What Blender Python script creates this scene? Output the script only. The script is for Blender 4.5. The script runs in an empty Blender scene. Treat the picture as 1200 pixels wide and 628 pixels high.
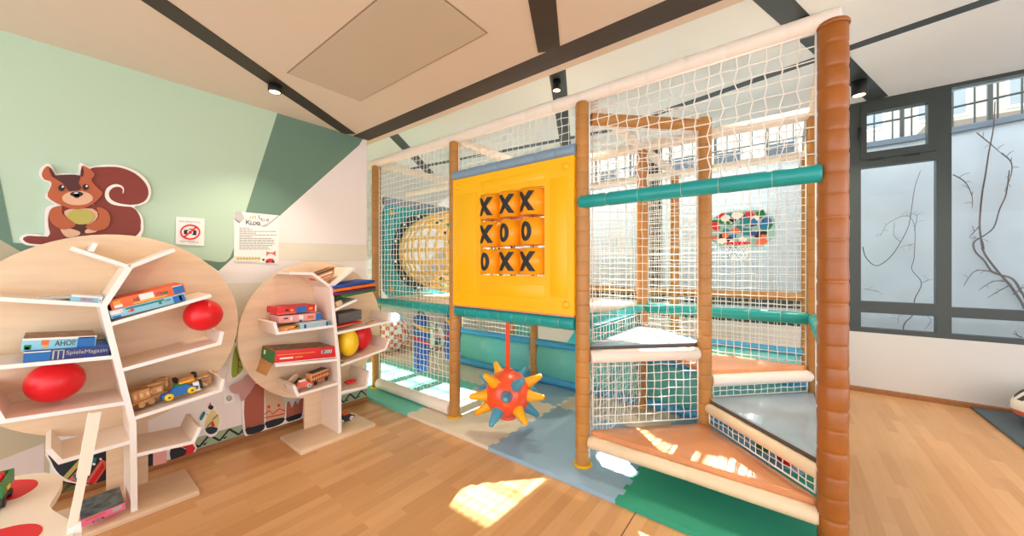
import bpy, bmesh, math, random
from mathutils import Vector, Matrix
random.seed(7)
SC = bpy.context.scene
COL = SC.collection
R = math.radians
# ------------------------------------------------------------------ camera
CAMF, CX, CY, CH = 417.0, 600.0, 312.0, 1.4
CA = R(37.7)
FW = Vector((-math.sin(CA), math.cos(CA), 0)); RT = Vector((math.cos(CA), math.sin(CA), 0))
cam = bpy.data.cameras.new('camera'); cam.sensor_width = 36; cam.lens = 36*CAMF/1200
cam.shift_y = -2/1200; cam.clip_start = .05
co = bpy.data.objects.new('camera', cam); COL.objects.link(co)
co.location = (0, 0, CH); co.rotation_euler = (R(90), 0, CA); SC.camera = co


def at(px, py, **k):
    """measured photo pixel -> point on a real plane (x=, y= or z=)"""
    r = FW + RT*((px-CX)/CAMF) + Vector((0, 0, -(py-CY)/CAMF))
    (ax, v), = k.items(); i = 'xyz'.index(ax)
    t = (v-(CH if i == 2 else 0))/r[i]
    return Vector((0, 0, CH)) + r*t


def crop(ox, oy, s):
    return lambda pts: [(ox+x/s, oy+y/s) for x, y in pts]


# ------------------------------------------------------------------ materials
def lin(c):
    return tuple((v/255/12.92 if v/255 <= .04045 else ((v/255+.055)/1.055)**2.4) for v in c) + (1,)


MATS = {}


def mat(name, rgb, rough=.5, metal=0, spec=.5, noise=0, nscale=8, stretch=(1, 1, 1), bump=0, bscale=60, coat=0, emit=None, estr=0):
    if name in MATS: return MATS[name]
    m = bpy.data.materials.new(name); m.use_nodes = True
    nt = m.node_tree; b = nt.nodes['Principled BSDF']
    b.inputs['Base Color'].default_value = lin(rgb); b.inputs['Roughness'].default_value = rough
    b.inputs['Metallic'].default_value = metal; b.inputs['Specular IOR Level'].default_value = spec
    if coat: b.inputs['Coat Weight'].default_value = coat; b.inputs['Coat Roughness'].default_value = .12
    if emit: b.inputs['Emission Color'].default_value = lin(emit); b.inputs['Emission Strength'].default_value = estr
    if noise or bump:
        tc = nt.nodes.new('ShaderNodeTexCoord'); mp = nt.nodes.new('ShaderNodeMapping')
        mp.inputs['Scale'].default_value = stretch; nt.links.new(tc.outputs['Object'], mp.inputs[0])
    if noise:
        n = nt.nodes.new('ShaderNodeTexNoise'); n.inputs['Scale'].default_value = nscale; n.inputs['Detail'].default_value = 5
        nt.links.new(mp.outputs[0], n.inputs['Vector'])
        r = nt.nodes.new('ShaderNodeValToRGB')
        c0 = [max(0, v*(1-noise)) for v in rgb]; c1 = [min(255, v*(1+noise*.6)) for v in rgb]
        r.color_ramp.elements[0].position = .3; r.color_ramp.elements[1].position = .7
        r.color_ramp.elements[0].color = lin(c0); r.color_ramp.elements[1].color = lin(c1)
        nt.links.new(n.outputs[0], r.inputs[0]); nt.links.new(r.outputs[0], b.inputs['Base Color'])
    if bump:
        n2 = nt.nodes.new('ShaderNodeTexNoise'); n2.inputs['Scale'].default_value = bscale
        nt.links.new(mp.outputs[0], n2.inputs['Vector'])
        bp = nt.nodes.new('ShaderNodeBump'); bp.inputs['Strength'].default_value = bump; bp.inputs['Distance'].default_value = .01
        nt.links.new(n2.outputs[0], bp.inputs['Height']); nt.links.new(bp.outputs[0], b.inputs['Normal'])
    MATS[name] = m
    return m


def parquet():
    m = bpy.data.materials.new('oak parquet'); m.use_nodes = True
    nt = m.node_tree; N = nt.nodes; L = nt.links; b = N['Principled BSDF']
    tc = N.new('ShaderNodeTexCoord'); mp = N.new('ShaderNodeMapping'); mp.inputs['Rotation'].default_value = (0, 0, R(90))
    L.new(tc.outputs['Object'], mp.inputs[0])
    br = N.new('ShaderNodeTexBrick'); br.offset = .37; br.offset_frequency = 2
    br.inputs['Color1'].default_value = (0, 0, 0, 1); br.inputs['Color2'].default_value = (1, 1, 1, 1); br.inputs['Mortar'].default_value = (.3, .3, .3, 1)
    br.inputs['Scale'].default_value = 1; br.inputs['Mortar Size'].default_value = .0008; br.inputs['Bias'].default_value = 0
    br.inputs['Brick Width'].default_value = .52; br.inputs['Row Height'].default_value = .068
    L.new(mp.outputs[0], br.inputs['Vector'])
    mg = N.new('ShaderNodeMapping'); mg.inputs['Scale'].default_value = (2.2, 45, 1); L.new(mp.outputs[0], mg.inputs[0])
    no = N.new('ShaderNodeTexNoise'); no.inputs['Scale'].default_value = 1.5; no.inputs['Detail'].default_value = 6; L.new(mg.outputs[0], no.inputs['Vector'])
    ad = N.new('ShaderNodeMix'); ad.data_type = 'FLOAT'; ad.inputs[0].default_value = .42
    L.new(br.outputs['Color'], ad.inputs[2]); L.new(no.outputs[0], ad.inputs[3])
    cr = N.new('ShaderNodeValToRGB'); e = cr.color_ramp.elements
    e[0].position = .08; e[0].color = lin((198, 144, 92)); e[1].position = .9; e[1].color = lin((226, 178, 126))
    x = e.new(.5); x.color = lin((213, 162, 108))
    L.new(ad.outputs[0], cr.inputs[0]); L.new(cr.outputs[0], b.inputs['Base Color'])
    b.inputs['Roughness'].default_value = .3
    bp = N.new('ShaderNodeBump'); bp.inputs['Strength'].default_value = .08; bp.inputs['Distance'].default_value = .004
    L.new(no.outputs[0], bp.inputs['Height']); L.new(bp.outputs[0], b.inputs['Normal'])
    return m


def glass_mat():
    m = bpy.data.materials.new('window glass'); m.use_nodes = True
    nt = m.node_tree; N = nt.nodes; L = nt.links; N.remove(N['Principled BSDF'])
    t = N.new('ShaderNodeBsdfTransparent'); t.inputs[0].default_value = (.95, .98, .97, 1)
    g = N.new('ShaderNodeBsdfGlossy'); g.inputs['Roughness'].default_value = .02
    f = N.new('ShaderNodeFresnel'); f.inputs[0].default_value = 1.35
    mx = N.new('ShaderNodeMixShader'); L.new(f.outputs[0], mx.inputs[0]); L.new(t.outputs[0], mx.inputs[1]); L.new(g.outputs[0], mx.inputs[2])
    L.new(mx.outputs[0], N['Material Output'].inputs[0])
    return m


M_floor = parquet(); M_glass = glass_mat()
M_white = mat('white wall paint', (238, 236, 232), .8, bump=.03, bscale=120)
M_mint = mat('mint wall paint', (186, 213, 190), .75)
M_sage = mat('dark sage wall paint', (104, 137, 120), .75)
M_chalk = mat('chalk white wall paint', (240, 233, 230), .6)
M_cream = mat('cream wall paint', (228, 221, 204), .7)
M_tan = mat('tan wall paint', (186, 177, 150), .75)
M_rose = mat('pale rose wall paint', (214, 202, 196), .75)
M_band = mat('sage border paint', (157, 176, 146), .75)
M_ink = mat('black print', (32, 32, 36), .6)
M_ceil = mat('warm white ceiling', (222, 208, 192), .85)
M_ceil2 = mat('white ceiling', (238, 247, 250), .85)
M_vent = mat('ceiling panel grey beige', (200, 187, 168), .8)
M_chan = mat('dark channel', (58, 48, 42), .5)
M_chan2 = mat('dark grey channel', (62, 70, 72), .4)
M_base = mat('brown baseboard wood', (158, 104, 58), .5, noise=.1, nscale=6, stretch=(8, 1, 8))
M_frame = mat('anthracite window frame', (56, 64, 62), .4)
M_dark = mat('dark plastic', (30, 32, 34), .4)
M_outw = mat('white render', (204, 211, 220), .9, noise=.03, nscale=3, bump=.1, bscale=40)
M_post = mat('tan vinyl foam sleeve', (186, 130, 64), .38, noise=.06, nscale=5, bump=.15, bscale=14)
M_postf = mat('orange brown vinyl sleeve', (164, 96, 36), .34, noise=.08, nscale=5, bump=.3, bscale=12)
M_tie = mat('pale cable tie', (225, 225, 205), .5)
M_tieb = mat('brown cable tie', (150, 88, 30), .45)
M_teal = mat('teal vinyl', (18, 158, 156), .32, noise=.05, nscale=4, bump=.1, bscale=16)
M_whitev = mat('white vinyl tube', (240, 228, 214), .5, bump=.12, bscale=12)
M_gblue = mat('grey blue vinyl', (130, 158, 182), .4)
M_blue = mat('sky blue vinyl', (66, 160, 205), .35)
M_sheet = mat('aqua vinyl sheet', (112, 198, 192), .35)
M_net = mat('white nylon net', (244, 242, 236), .7)
M_yel = mat('yellow plastic', (255, 192, 4), .35)
M_oran = mat('orange yellow plastic', (253, 168, 20), .38)
M_orv = mat('orange vinyl pad', (222, 152, 104), .22, noise=.06, nscale=3, bump=.12, bscale=6, coat=.3)
M_gryv = mat('grey vinyl pad', (160, 178, 190), .25, noise=.05, nscale=3, bump=.2, bscale=5, coat=.3)
M_edge = mat('dark pad edge', (84, 74, 68), .5)
M_plat = mat('pale platform vinyl', (228, 206, 190), .5)
M_cap = mat('yellow foot ring', (232, 178, 20), .5)
M_latt = mat('mustard plastic lattice', (240, 206, 112), .4)
M_ply = mat('birch plywood', (232, 204, 170), .5, noise=.04, nscale=2.2, stretch=(1, 1.2, 9))
M_plyv = mat('birch plywood base', (232, 204, 170), .5, noise=.04, nscale=2.2, stretch=(6, 1, 6))
M_shelf = mat('pale laminate', (242, 226, 210), .5)
M_edgew = mat('white painted edge', (250, 248, 244), .45)
M_red = mat('red rubber', (226, 24, 36), .35)
M_yb = mat('yellow rubber', (246, 208, 40), .35)
M_wood = mat('toy beech wood', (208, 154, 98), .5, noise=.15, nscale=12)
M_redc = mat('red print', (222, 36, 44), .5)
M_bluec = mat('blue print', (20, 110, 186), .5)
M_navy = mat('navy print', (44, 62, 128), .5)
M_orc = mat('orange print', (238, 110, 60), .5)
M_skyc = mat('light blue print', (140, 205, 228), .5)
M_pinkc = mat('pink print', (238, 120, 160), .5)
M_blush = mat('blush print', (238, 168, 160), .5)
M_paper = mat('white paper', (246, 243, 238), .7)
M_kraft = mat('kraft cardboard', (196, 140, 84), .7)
M_green = mat('green print', (28, 120, 56), .5)
M_lime = mat('leaf green print', (150, 180, 70), .6)
M_greyc = mat('grey print', (120, 120, 122), .6)
M_ltgrey = mat('light grey print', (190, 190, 188), .6)
M_purple = mat('plum print', (96, 36, 84), .5)
M_photo = mat('brown picture print', (150, 112, 82), .5, noise=.35, nscale=30)
M_gold = mat('ochre print', (228, 180, 60), .5)
M_coral = mat('coral print', (226, 110, 88), .6)
M_tealc = mat('teal print', (22, 130, 140), .5)
M_squ = mat('squirrel rust', (184, 94, 56), .6)
M_sqd = mat('squirrel dark rust', (134, 54, 42), .6)
M_sqb = mat('squirrel brown', (84, 36, 32), .6)
M_peach = mat('peach print', (228, 182, 148), .6)
M_acorn = mat('olive print', (188, 178, 88), .6)
M_leg = mat('brown cutout print', (172, 92, 72), .6)
M_sand = mat('sand cutout print', (206, 170, 134), .6)
M_steel = mat('steel', (170, 172, 175), .3, metal=1)
M_bark = mat('vine bark', (92, 70, 58), .85)
M_barkl = mat('pale vine bark', (150, 138, 122), .85)
M_lampglow = mat('lamp lens', (255, 220, 180), .4, emit=(255, 214, 160), estr=4)
M_play = mat('cream lacquered wood', (240, 224, 204), .38)
M_spike_y = mat('yellow vinyl cone', (248, 176, 24), .35, bump=.08, bscale=20)
M_spike_b = mat('blue vinyl cone', (74, 152, 182), .35, bump=.08, bscale=20)
M_bag = mat('blue vinyl bag', (20, 96, 186), .35, noise=.08, nscale=6)
M_ballo = mat('orange red vinyl', (236, 82, 40), .28, bump=.1, bscale=10, coat=.4)


# ------------------------------------------------------------------ mesh builder
def basis(d):
    d = Vector(d).normalized()
    a = Vector((0, 0, 1)) if abs(d.z) < .9 else Vector((1, 0, 0))
    u = d.cross(a).normalized(); v = d.cross(u).normalized()
    return u, v


class MB:
    def __init__(s): s.v = []; s.f = []; s.m = []; s.sm = []

    def add(s, vs, fs, mi=0, sm=False):
        o = len(s.v); s.v += [Vector(p) for p in vs]
        for f in fs: s.f.append([o+i for i in f]); s.m.append(mi); s.sm.append(sm)

    def box(s, c, d, mi=0, rot=None):
        c = Vector(c); hx, hy, hz = d[0]/2, d[1]/2, d[2]/2
        P = [Vector((x*hx, y*hy, z*hz)) for x in (-1, 1) for y in (-1, 1) for z in (-1, 1)]
        if rot is not None: P = [rot @ p for p in P]
        s.add([c+p for p in P], [(0, 1, 3, 2), (4, 6, 7, 5), (0, 4, 5, 1), (2, 3, 7, 6), (0, 2, 6, 4), (1, 5, 7, 3)], mi)

    def rbox(s, c, d, b=.006, mi=0, seg=2):
        bm = bmesh.new(); bmesh.ops.create_cube(bm, size=1)
        for v in bm.verts: v.co = Vector((v.co.x*d[0], v.co.y*d[1], v.co.z*d[2]))
        bmesh.ops.bevel(bm, geom=bm.edges[:], offset=min(b, min(d)*.45), segments=seg, profile=.5, affect='EDGES')
        bm.verts.index_update()
        s.add([v.co+Vector(c) for v in bm.verts], [[v.index for v in f.verts] for f in bm.faces], mi, True)
        bm.free()

    def tube(s, pts, r, n=10, mi=0, cap=True, closed=False, rs=None):
        pts = [Vector(p) for p in pts]; N = len(pts); vs = []; fs = []
        pu = None
        for i, p in enumerate(pts):
            a = pts[i-1] if (i > 0 or closed) else p; b = pts[(i+1) % N] if (i < N-1 or closed) else p
            d = (b-a)
            if d.length < 1e-9: d = Vector((0, 0, 1))
            d.normalize()
            if pu is None: u, v = basis(d)
            else:
                u = (pu - d*pu.dot(d))
                u = u.normalized() if u.length > 1e-6 else basis(d)[0]
                v = d.cross(u)
            pu = u
            rr = rs[i] if rs else r
            for k in range(n):
                t = 2*math.pi*k/n; vs.append(p+(u*math.cos(t)+v*math.sin(t))*rr)
        for i in range(N if closed else N-1):
            j = (i+1) % N
            for k in range(n):
                fs.append((i*n+k, i*n+(k+1) % n, j*n+(k+1) % n, j*n+k))
        s.add(vs, fs, mi, True)
        if cap and not closed:
            o = len(s.v)-N*n
            s.f.append([o+k for k in range(n)][::-1]); s.m.append(mi); s.sm.append(False)
            s.f.append([o+(N-1)*n+k for k in range(n)]); s.m.append(mi); s.sm.append(False)

    def lathe(s, c, prof, n=24, axis=(0, 0, 1), mi=0, mis=None, cap=True):
        """prof: (radius, height) along axis"""
        c = Vector(c); ax = Vector(axis).normalized(); u, v = basis(ax)
        vs = []
        for r, h in prof:
            for k in range(n):
                t = 2*math.pi*k/n; vs.append(c+ax*h+(u*math.cos(t)+v*math.sin(t))*r)
        o = len(s.v); s.v += vs
        for i in range(len(prof)-1):
            for k in range(n):
                s.f.append([o+i*n+k, o+i*n+(k+1) % n, o+(i+1)*n+(k+1) % n, o+(i+1)*n+k]); s.m.append(mis[i] if mis else mi); s.sm.append(True)
        if cap:
            s.f.append([o+k for k in range(n)][::-1]); s.m.append(mi); s.sm.append(False)
            s.f.append([o+(len(prof)-1)*n+k for k in range(n)]); s.m.append(mi); s.sm.append(False)

    def ball(s, c, r, n=24, mi=0, sc=(1, 1, 1), fm=None):
        c = Vector(c); vs = [c+Vector((0, 0, -r*sc[2]))]; st = n//2
        for i in range(1, st):
            ph = -math.pi/2+math.pi*i/st
            for k in range(n):
                t = 2*math.pi*k/n
                vs.append(c+Vector((r*sc[0]*math.cos(ph)*math.cos(t), r*sc[1]*math.cos(ph)*math.sin(t), r*sc[2]*math.sin(ph))))
        vs.append(c+Vector((0, 0, r*sc[2]))); L = len(vs)-1
        fs = [(0, 1+(k+1) % n, 1+k) for k in range(n)]
        for i in range(st-2):
            for k in range(n):
                a = 1+i*n; fs.append((a+k, a+(k+1) % n, a+n+(k+1) % n, a+n+k))
        a = 1+(st-2)*n; fs += [(a+k, a+(k+1) % n, L) for k in range(n)]
        if fm is None: s.add(vs, fs, mi, True)
        else:
            o = len(s.v); s.v += vs
            for f in fs:
                cc = sum((vs[i] for i in f), Vector())/len(f)-c
                s.f.append([o+i for i in f]); s.m.append(fm(cc)); s.sm.append(True)

    def prism(s, poly, d, mi=0, mcap=None, mback=None):
        """poly: 3-D outline, extruded by vector d"""
        poly = [Vector(p) for p in poly]; d = Vector(d); n = len(poly)
        nm = Vector()
        for i in range(n): nm += poly[i].cross(poly[(i+1) % n])
        if nm.dot(d) < 0: poly = poly[::-1]
        o = len(s.v); s.v += poly + [p+d for p in poly]
        s.f.append([o+i for i in range(n)][::-1]); s.m.append(mback if mback is not None else mi); s.sm.append(False)
        s.f.append([o+n+i for i in range(n)]); s.m.append(mcap if mcap is not None else mi); s.sm.append(False)
        for i in range(n):
            j = (i+1) % n; s.f.append([o+i, o+j, o+n+j, o+n+i]); s.m.append(mi); s.sm.append(False)

    def text(s, body, org, ux, uy, h, mi=0, w=None, center=False, depth=.0008):
        cu = bpy.data.curves.new('t', 'FONT'); cu.body = body; cu.size = 1; cu.resolution_u = 3
        ob = bpy.data.objects.new('t', cu); COL.objects.link(ob)
        dg = bpy.context.evaluated_depsgraph_get(); dg.update()
        me = bpy.data.meshes.new_from_object(ob.evaluated_get(dg))
        if len(me.vertices):
            xs = [v.co.x for v in me.vertices]; ys = [v.co.y for v in me.vertices]
            x0, x1, y0, y1 = min(xs), max(xs), min(ys), max(ys)
            ky = h/max(y1-y0, 1e-6); kx = (w/(x1-x0)) if w else ky
            ux = Vector(ux).normalized(); uy = Vector(uy).normalized(); n = ux.cross(uy)
            off = ((x1-x0)*kx/2 if center else 0, (y1-y0)*ky/2 if center else 0)
            vs = [Vector(org)+ux*((v.co.x-x0)*kx-off[0])+uy*((v.co.y-y0)*ky-off[1])+n*depth for v in me.vertices]
            s.add(vs, [list(p.vertices) for p in me.polygons], mi)
        bpy.data.objects.remove(ob); bpy.data.curves.remove(cu); bpy.data.meshes.remove(me)

    def build(s, name, mats, parent=None, local=False):
        if not isinstance(mats, (list, tuple)): mats = [mats]
        off = Vector()
        if parent is not None and not local:
            p = parent
            while p is not None: off += p.location; p = p.parent
        me = bpy.data.meshes.new(name)
        me.from_pydata([tuple(v-off) for v in s.v], [], s.f); me.validate(verbose=False)
        for m in mats: me.materials.append(m)
        if len(me.polygons) == len(s.f):
            me.polygons.foreach_set('material_index', s.m); me.polygons.foreach_set('use_smooth', s.sm)
        me.update()
        o = bpy.data.objects.new(name, me); COL.objects.link(o)
        if parent is not None: o.parent = parent
        return o


def tag(o, label=None, cat=None, group=None, kind=None):
    if label: o['label'] = label
    if cat: o['category'] = cat
    if group: o['group'] = group
    if kind: o['kind'] = kind
    return o


def thing(name, label, cat, loc=(0, 0, 0), group=None, rot=None):
    o = bpy.data.objects.new(name, None); o.empty_display_size = .1; COL.objects.link(o)
    o.location = loc
    if rot: o.rotation_euler = rot
    return tag(o, label, cat, group)


def struct(name, mb, mats): return tag(mb.build(name, mats), kind='structure')


def bx(x0, x1, y0, y1, z0, z1, mi=0, mb=None):
    mb = mb or MB(); mb.box(((x0+x1)/2, (y0+y1)/2, (z0+z1)/2), (x1-x0, y1-y0, z1-z0), mi); return mb


def smooth(pts, k=4, closed=True):
    pts = [Vector(p) for p in pts]; n = len(pts); out = []
    for i in range(n if closed else n-1):
        if closed: a, b, c, d = pts[i-1], pts[i], pts[(i+1) % n], pts[(i+2) % n]
        else: a, b, c, d = pts[max(0, i-1)], pts[i], pts[i+1], pts[min(n-1, i+2)]
        for j in range(k):
            t = j/k
            out.append(.5*((2*b)+(c-a)*t+(2*a-5*b+4*c-d)*t*t+(3*b-a-3*c+d)*t**3))
    if not closed: out.append(pts[-1])
    return out


def circle(cx, cy, rx, ry=None, n=20, a0=0, a1=360):
    ry = ry or rx
    return [(cx+rx*math.cos(R(a0+(a1-a0)*i/n)), cy+ry*math.sin(R(a0+(a1-a0)*i/n))) for i in range(n if a1-a0 == 360 else n+1)]


def stroke2(pts, ws):
    """closed outline of a stroke with varying width (2-D)"""
    L, Rr = [], []
    for i, p in enumerate(pts):
        a = Vector(pts[max(0, i-1)]); b = Vector(pts[min(len(pts)-1, i+1)]); d = (b-a); d.normalize()
        n = Vector((-d.y, d.x)); w = (ws[i] if isinstance(ws, (list, tuple)) else ws)/2
        L.append(Vector(p)+n*w); Rr.append(Vector(p)-n*w)
    return [tuple(q) for q in L+Rr[::-1]]


# ------------------------------------------------------------------ room shell
WX = -3.45   # mural wall face
WY = 5.55    # window wall face
ZN, ZF, YE = 2.71, 3.24, 2.09
struct('floor', bx(-6.2, 5.2, -2.6, WY+.25, -.12, 0), M_floor)
mb = bx(-6.2, 5.2, -2.6, YE, ZN, ZF+.25)
struct('ceiling', mb, M_ceil)
struct('ceiling_window_side', bx(-6.2, 5.2, YE, WY+.25, ZF, ZF+.25), M_ceil2)

# mural wall: paint fields are faces of the one wall mesh
mb = bx(WX-.15, WX, -2.6, 2.0, 0, ZN, 0)
lay = [0]


def paint(px, mi):
    lay[0] += 1
    P = []
    for p in px:
        q = at(p[0], p[1], x=WX); q.z = min(max(q.z, .001), ZN-.001); q.y = min(q.y, 1.999); P.append(q)
    mb.prism([Vector((WX+.0002, q.y, q.z)) for q in P], (.0004*lay[0], 0, 0), mi)


paint([(420, 164), (432, 160), (433, 480), (60, 640), (57, 505), (130, 420), (200, 345), (240, 305), (256, 317.5), (327.6, 253), (350, 233)], 2)
paint([(325, 120), (425, 158), (421, 170), (350, 233), (327.6, 253), (256, 317.5), (236, 304), (256, 307.2), (264.5, 306.5), (270, 301), (273, 293), (288, 248)], 1)
paint([(327, 284), (433, 287), (433, 306), (327, 306)], 3)
paint([(240, 333), (310, 331), (290, 430), (240, 430)], 3)
paint([(-40, 268), (-2, 279), (28, 296), (60, 330), (57, 640), (-60, 640)], 4)
paint([(-60, 556), (0, 539), (51.5, 519), (51.5, 640), (-60, 640)], 5)
paint([(-30, 120), (0, 211), (15, 284.5), (70, 287), (60, 320), (28, 297), (-2, 279.5), (-40, 268)], 1)
# sage border with zigzag along the wall foot
lay[0] += 1
bz0, bz1, y0 = .05, .135, .2
mb.box((WX+.0022, (y0+1.999)/2, (bz0+bz1)/2), (.004, 1.999-y0, bz1-bz0), 6)
per = .121; y = .728-per*5; zz = []
while y < 1.99:
    zz += [(y, bz1-.006), (y+per/2, bz0+.012)]; y += per
for i in range(len(zz)-1):
    o = stroke2([zz[i], zz[i+1]], .014); o = [(min(a, 1.998), b) for a, b in o if a > y0-.3]
    if len(o) == 4 and o[0][0] > y0: mb.prism([(WX+.0044, a, b) for a, b in o], (.0004, 0, 0), 7)
    if i % 2 == 1 and zz[i][0] > y0+.03:
        a, b = zz[i]; a += .03
        if a < 1.95: mb.prism([(WX+.0044, a-.014, bz0+.026), (WX+.0044, a+.018, bz0+.03), (WX+.0044, a+.004, bz0+.012)], (.0004, 0, 0), 7)
struct('wall_left', mb, [M_mint, M_sage, M_chalk, M_cream, M_tan, M_rose, M_band, M_ink])
mb = MB(); mb.prism([(WX, -2.6, 0), (WX+.018, -2.6, 0), (WX+.018, -2.6, .034), (WX+.01, -2.6, .048), (WX, -2.6, .05)], (0, 4.6, 0))
struct('baseboard_left', mb, M_base)
struct('wall_far_left', bx(-6.2, -6.0, -2.6, WY+.25, 0, ZF), M_white)

q = bx(-.684, -.678, -2.6, 2.03, 0, .0008); struct('trim_10', q, mat('dark floor joint', (110, 74, 44), .6))
# ceiling channels and access panel
def strip(name, a, b, w, z, m):
    a, b = Vector(a+(z,)), Vector(b+(z,)); d = (b-a).normalized(); n = Vector((-d.y, d.x, 0))*w/2
    q = MB(); q.prism([a+n, b+n, b-n, a-n], (0, 0, -.004)); struct(name, q, m)


strip('trim_1', (-3.44, 1.933), (5.2, 1.933), .165, ZN, M_chan)
strip('trim_2', (-1.75, -.80), (-3.42, 1.80), .125, ZN, M_chan)
strip('trim_3', (-.35, .30), (-1.145, 1.85), .135, ZN-.0005, M_chan)
strip('trim_4', (-1.30, 2.10), (-2.75, 4.95), .16, ZF, M_chan2)
strip('trim_5', (-.40, 2.10), (.79, 5.55), .16, ZF, M_chan2)
strip('trim_6', (-1.9, 4.60), (5.2, 3.10), .10, ZF-.0005, M_chan2)
strip('trim_7', (-3.75, 2.10), (-5.6, 4.6), .16, ZF, M_chan2)
strip('trim_8', (-5.9, 4.1), (-1.9, 4.62), .10, ZF-.0005, M_chan2)
q = MB()
q.prism([(-2.67, .98, ZN-.006), (-1.335, .98, ZN-.006), (-1.335, 1.487, ZN-.006), (-2.67, 1.487, ZN-.006)], (0, 0, .005))
g = .008
for (x0, x1, y0_, y1_) in ((-2.67-g, -2.67, .98-g, 1.487+g), (-1.335, -1.335+g, .98-g, 1.487+g), (-2.67, -1.335, .98-g, .98), (-2.67, -1.335, 1.487, 1.487+g)):
    bx(x0, x1, y0_, y1_, ZN-.003, ZN, 1, q)
tag(q.build('ceiling_access_panel', [M_vent, mat('panel gap', (150, 130, 108), .8)]), 'large rectangular grey-beige panel flush in the ceiling above the shelves', 'ceiling panel')


def lamp(x, y, z, label, k=1.0, h=.1):
    t = thing('ceiling_spot_lamp', label, 'ceiling lamp', (x, y, z-.004), 'black ceiling spot lamps')
    q = MB(); q.lathe((x, y, z-.005-h), [(.03*k, .012), (.034*k, 0), (.04*k, 0), (.042*k, .005), (.042*k, h), (.03*k, h+.001)], 24); q.build('housing', M_dark, t)
    q = MB(); q.lathe((x, y, z-.003-h), [(.036*k, 0), (.036*k, .006)], 24); q.build('lens', M_lampglow, t)


lamp(-2.925, .985, ZN, 'black ceiling spot in the dark channel above the mural wall', 1.0, .05)
lamp(-1.80, 3.05, ZF, 'black cylinder spot hanging above the white top tube of the play frame')
lamp(.10, 3.42, ZF, 'black ceiling spot half hidden behind the top of the thickest post')
lamp(.566, 4.90, ZF, 'black ceiling spot beside the thickest post, in the channel nearest the window', 1.4, .14)

# ------------------------------------------------------------------ window wall
SZ = .665
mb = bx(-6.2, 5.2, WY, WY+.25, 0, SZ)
struct('wall_back', mb, mat('white paint shaded grey', (214, 212, 208), .8))  # white wall; its shade below the windows is put into the greyer colour
mb = MB(); mb.prism([(-6, WY, 0), (-6, WY-.016, 0), (-6, WY-.016, .045), (-6, WY-.006, .055), (-6, WY, .055)], (11.2, 0, 0)); struct('baseboard_back', mb, M_base)
fy0, fy1 = WY+.0, WY+.09
mull = [(-6.2, -6.05), (-4.75, -4.6), (-3.25, -3.1), (-1.66, -1.49), (.556, .656), (1.214, 1.314), (2.9, 3.0), (4.6, 4.7)]
n = 0
for i in range(len(mull)-1):
    x0, x1 = mull[i][1], mull[i+1][0]; n += 1
    q = MB()
    bx(mull[i][0], x0, fy0, fy1, SZ, ZF, 0, q)
    if i == len(mull)-2: bx(x1, mull[i+1][1], fy0, fy1, SZ, ZF, 0, q)
    bx(x0, x1, fy0, fy1, SZ, SZ+.05, 0, q); bx(x0, x1, fy0, fy1, .885, .985 if i != 4 else 1.01, 0, q); bx(x0, x1, fy0, fy1, ZF-.035, ZF, 0, q)
    sash = (i == 4)
    if sash:
        bx(x0, x1, fy0, fy1, 2.50, 2.585, 0, q)
        bx(x0, x0+.045, fy0-.015, fy1, 2.585, ZF-.035, 0, q); bx(x1-.06, x1, fy0-.015, fy1, 2.585, ZF-.035, 0, q)
        bx(x0+.045, x1-.06, fy0-.015, fy1, 2.585, 2.665, 0, q); bx(x0+.045, x1-.06, fy0-.015, fy1, 3.10, ZF-.035, 0, q)
        for a in (.06, .32): bx(x0+a, x0+a+.12, fy0-.02, fy0, 2.572, 2.59, 1, q)
    w = struct('window_%d' % n, q, [M_frame, M_dark])
    q = bx(x0, x1, fy0+.04, fy0+.046, SZ+.05, ZF-.035); q.build('pane', M_glass, w)
    if sash:
        q = MB(); q.rbox((x0-.01, fy0-.025, 2.87), (.022, .03, .13), .006); q.rbox((x0-.01, fy0-.012, 2.93), (.03, .02, .05), .004); q.build('handle', M_dark, w)

# ------------------------------------------------------------------ outside
struct('ground_outside', bx(-14, 14, WY+.25, 40, -.3, .25), mat('outside paving', (200, 200, 196), .9, noise=.08, nscale=4))
q = MB(); q.prism([(-9, 7.0, .25), (9, 7.0, .25), (9, 7.0, 3.6), (1.3, 7.0, 3.06), (-9, 7.0, 2.98)], (0, .25, 0)); struct('wall_outside', q, M_outw)
q = MB(); q.prism([(-9, 6.95, 2.98), (1.3, 6.95, 3.06), (9, 6.95, 3.6), (9, 6.95, 3.66), (1.3, 6.95, 3.13), (-9, 6.95, 3.05)], (0, .35, 0)); struct('trim_9', q, mat('grey blue coping', (108, 122, 136), .6))
t = thing('railing', 'dark metal railing on top of the white wall outside the windows', 'railing', (0, 7.15, 3.05))
for k in range(15):
    x = -7+k*.75; zb = 3.05+(.008*(x+9) if x < 1.3 else .075+(x-1.3)*.0688)
    q = bx(x-.02, x+.02, 7.13, 7.17, zb, zb+.95); q.build('post', M_frame, t)
for k in range(60):
    x = -7+k*.18+.06; zb = 3.05+(.008*(x+9) if x < 1.3 else .075+(x-1.3)*.0688)
    q = bx(x-.007, x+.007, 7.14, 7.16, zb, zb+.93); q.build('baluster', M_frame, t)
for h in (.3, .6, .93):
    q = MB(); q.tube([(-7.2, 7.15, 3.06+h), (1.3, 7.15, 3.13+h), (4, 7.15, 3.32+h)], .014, 8); q.build('rail', M_frame, t)
t = thing('building', 'pale multi-storey building far beyond the railing outside', 'building', (0, 24, .25))
q = bx(-26, .5, 24, 30, .25, 9.2); q.build('facade', mat('pale facade', (214, 208, 198), .9), t)
q = bx(-26.3, .5, 23.6, 30.3, 9.2, 9.5); q.build('roof', mat('grey roof', (130, 136, 140), .7), t)
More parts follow.
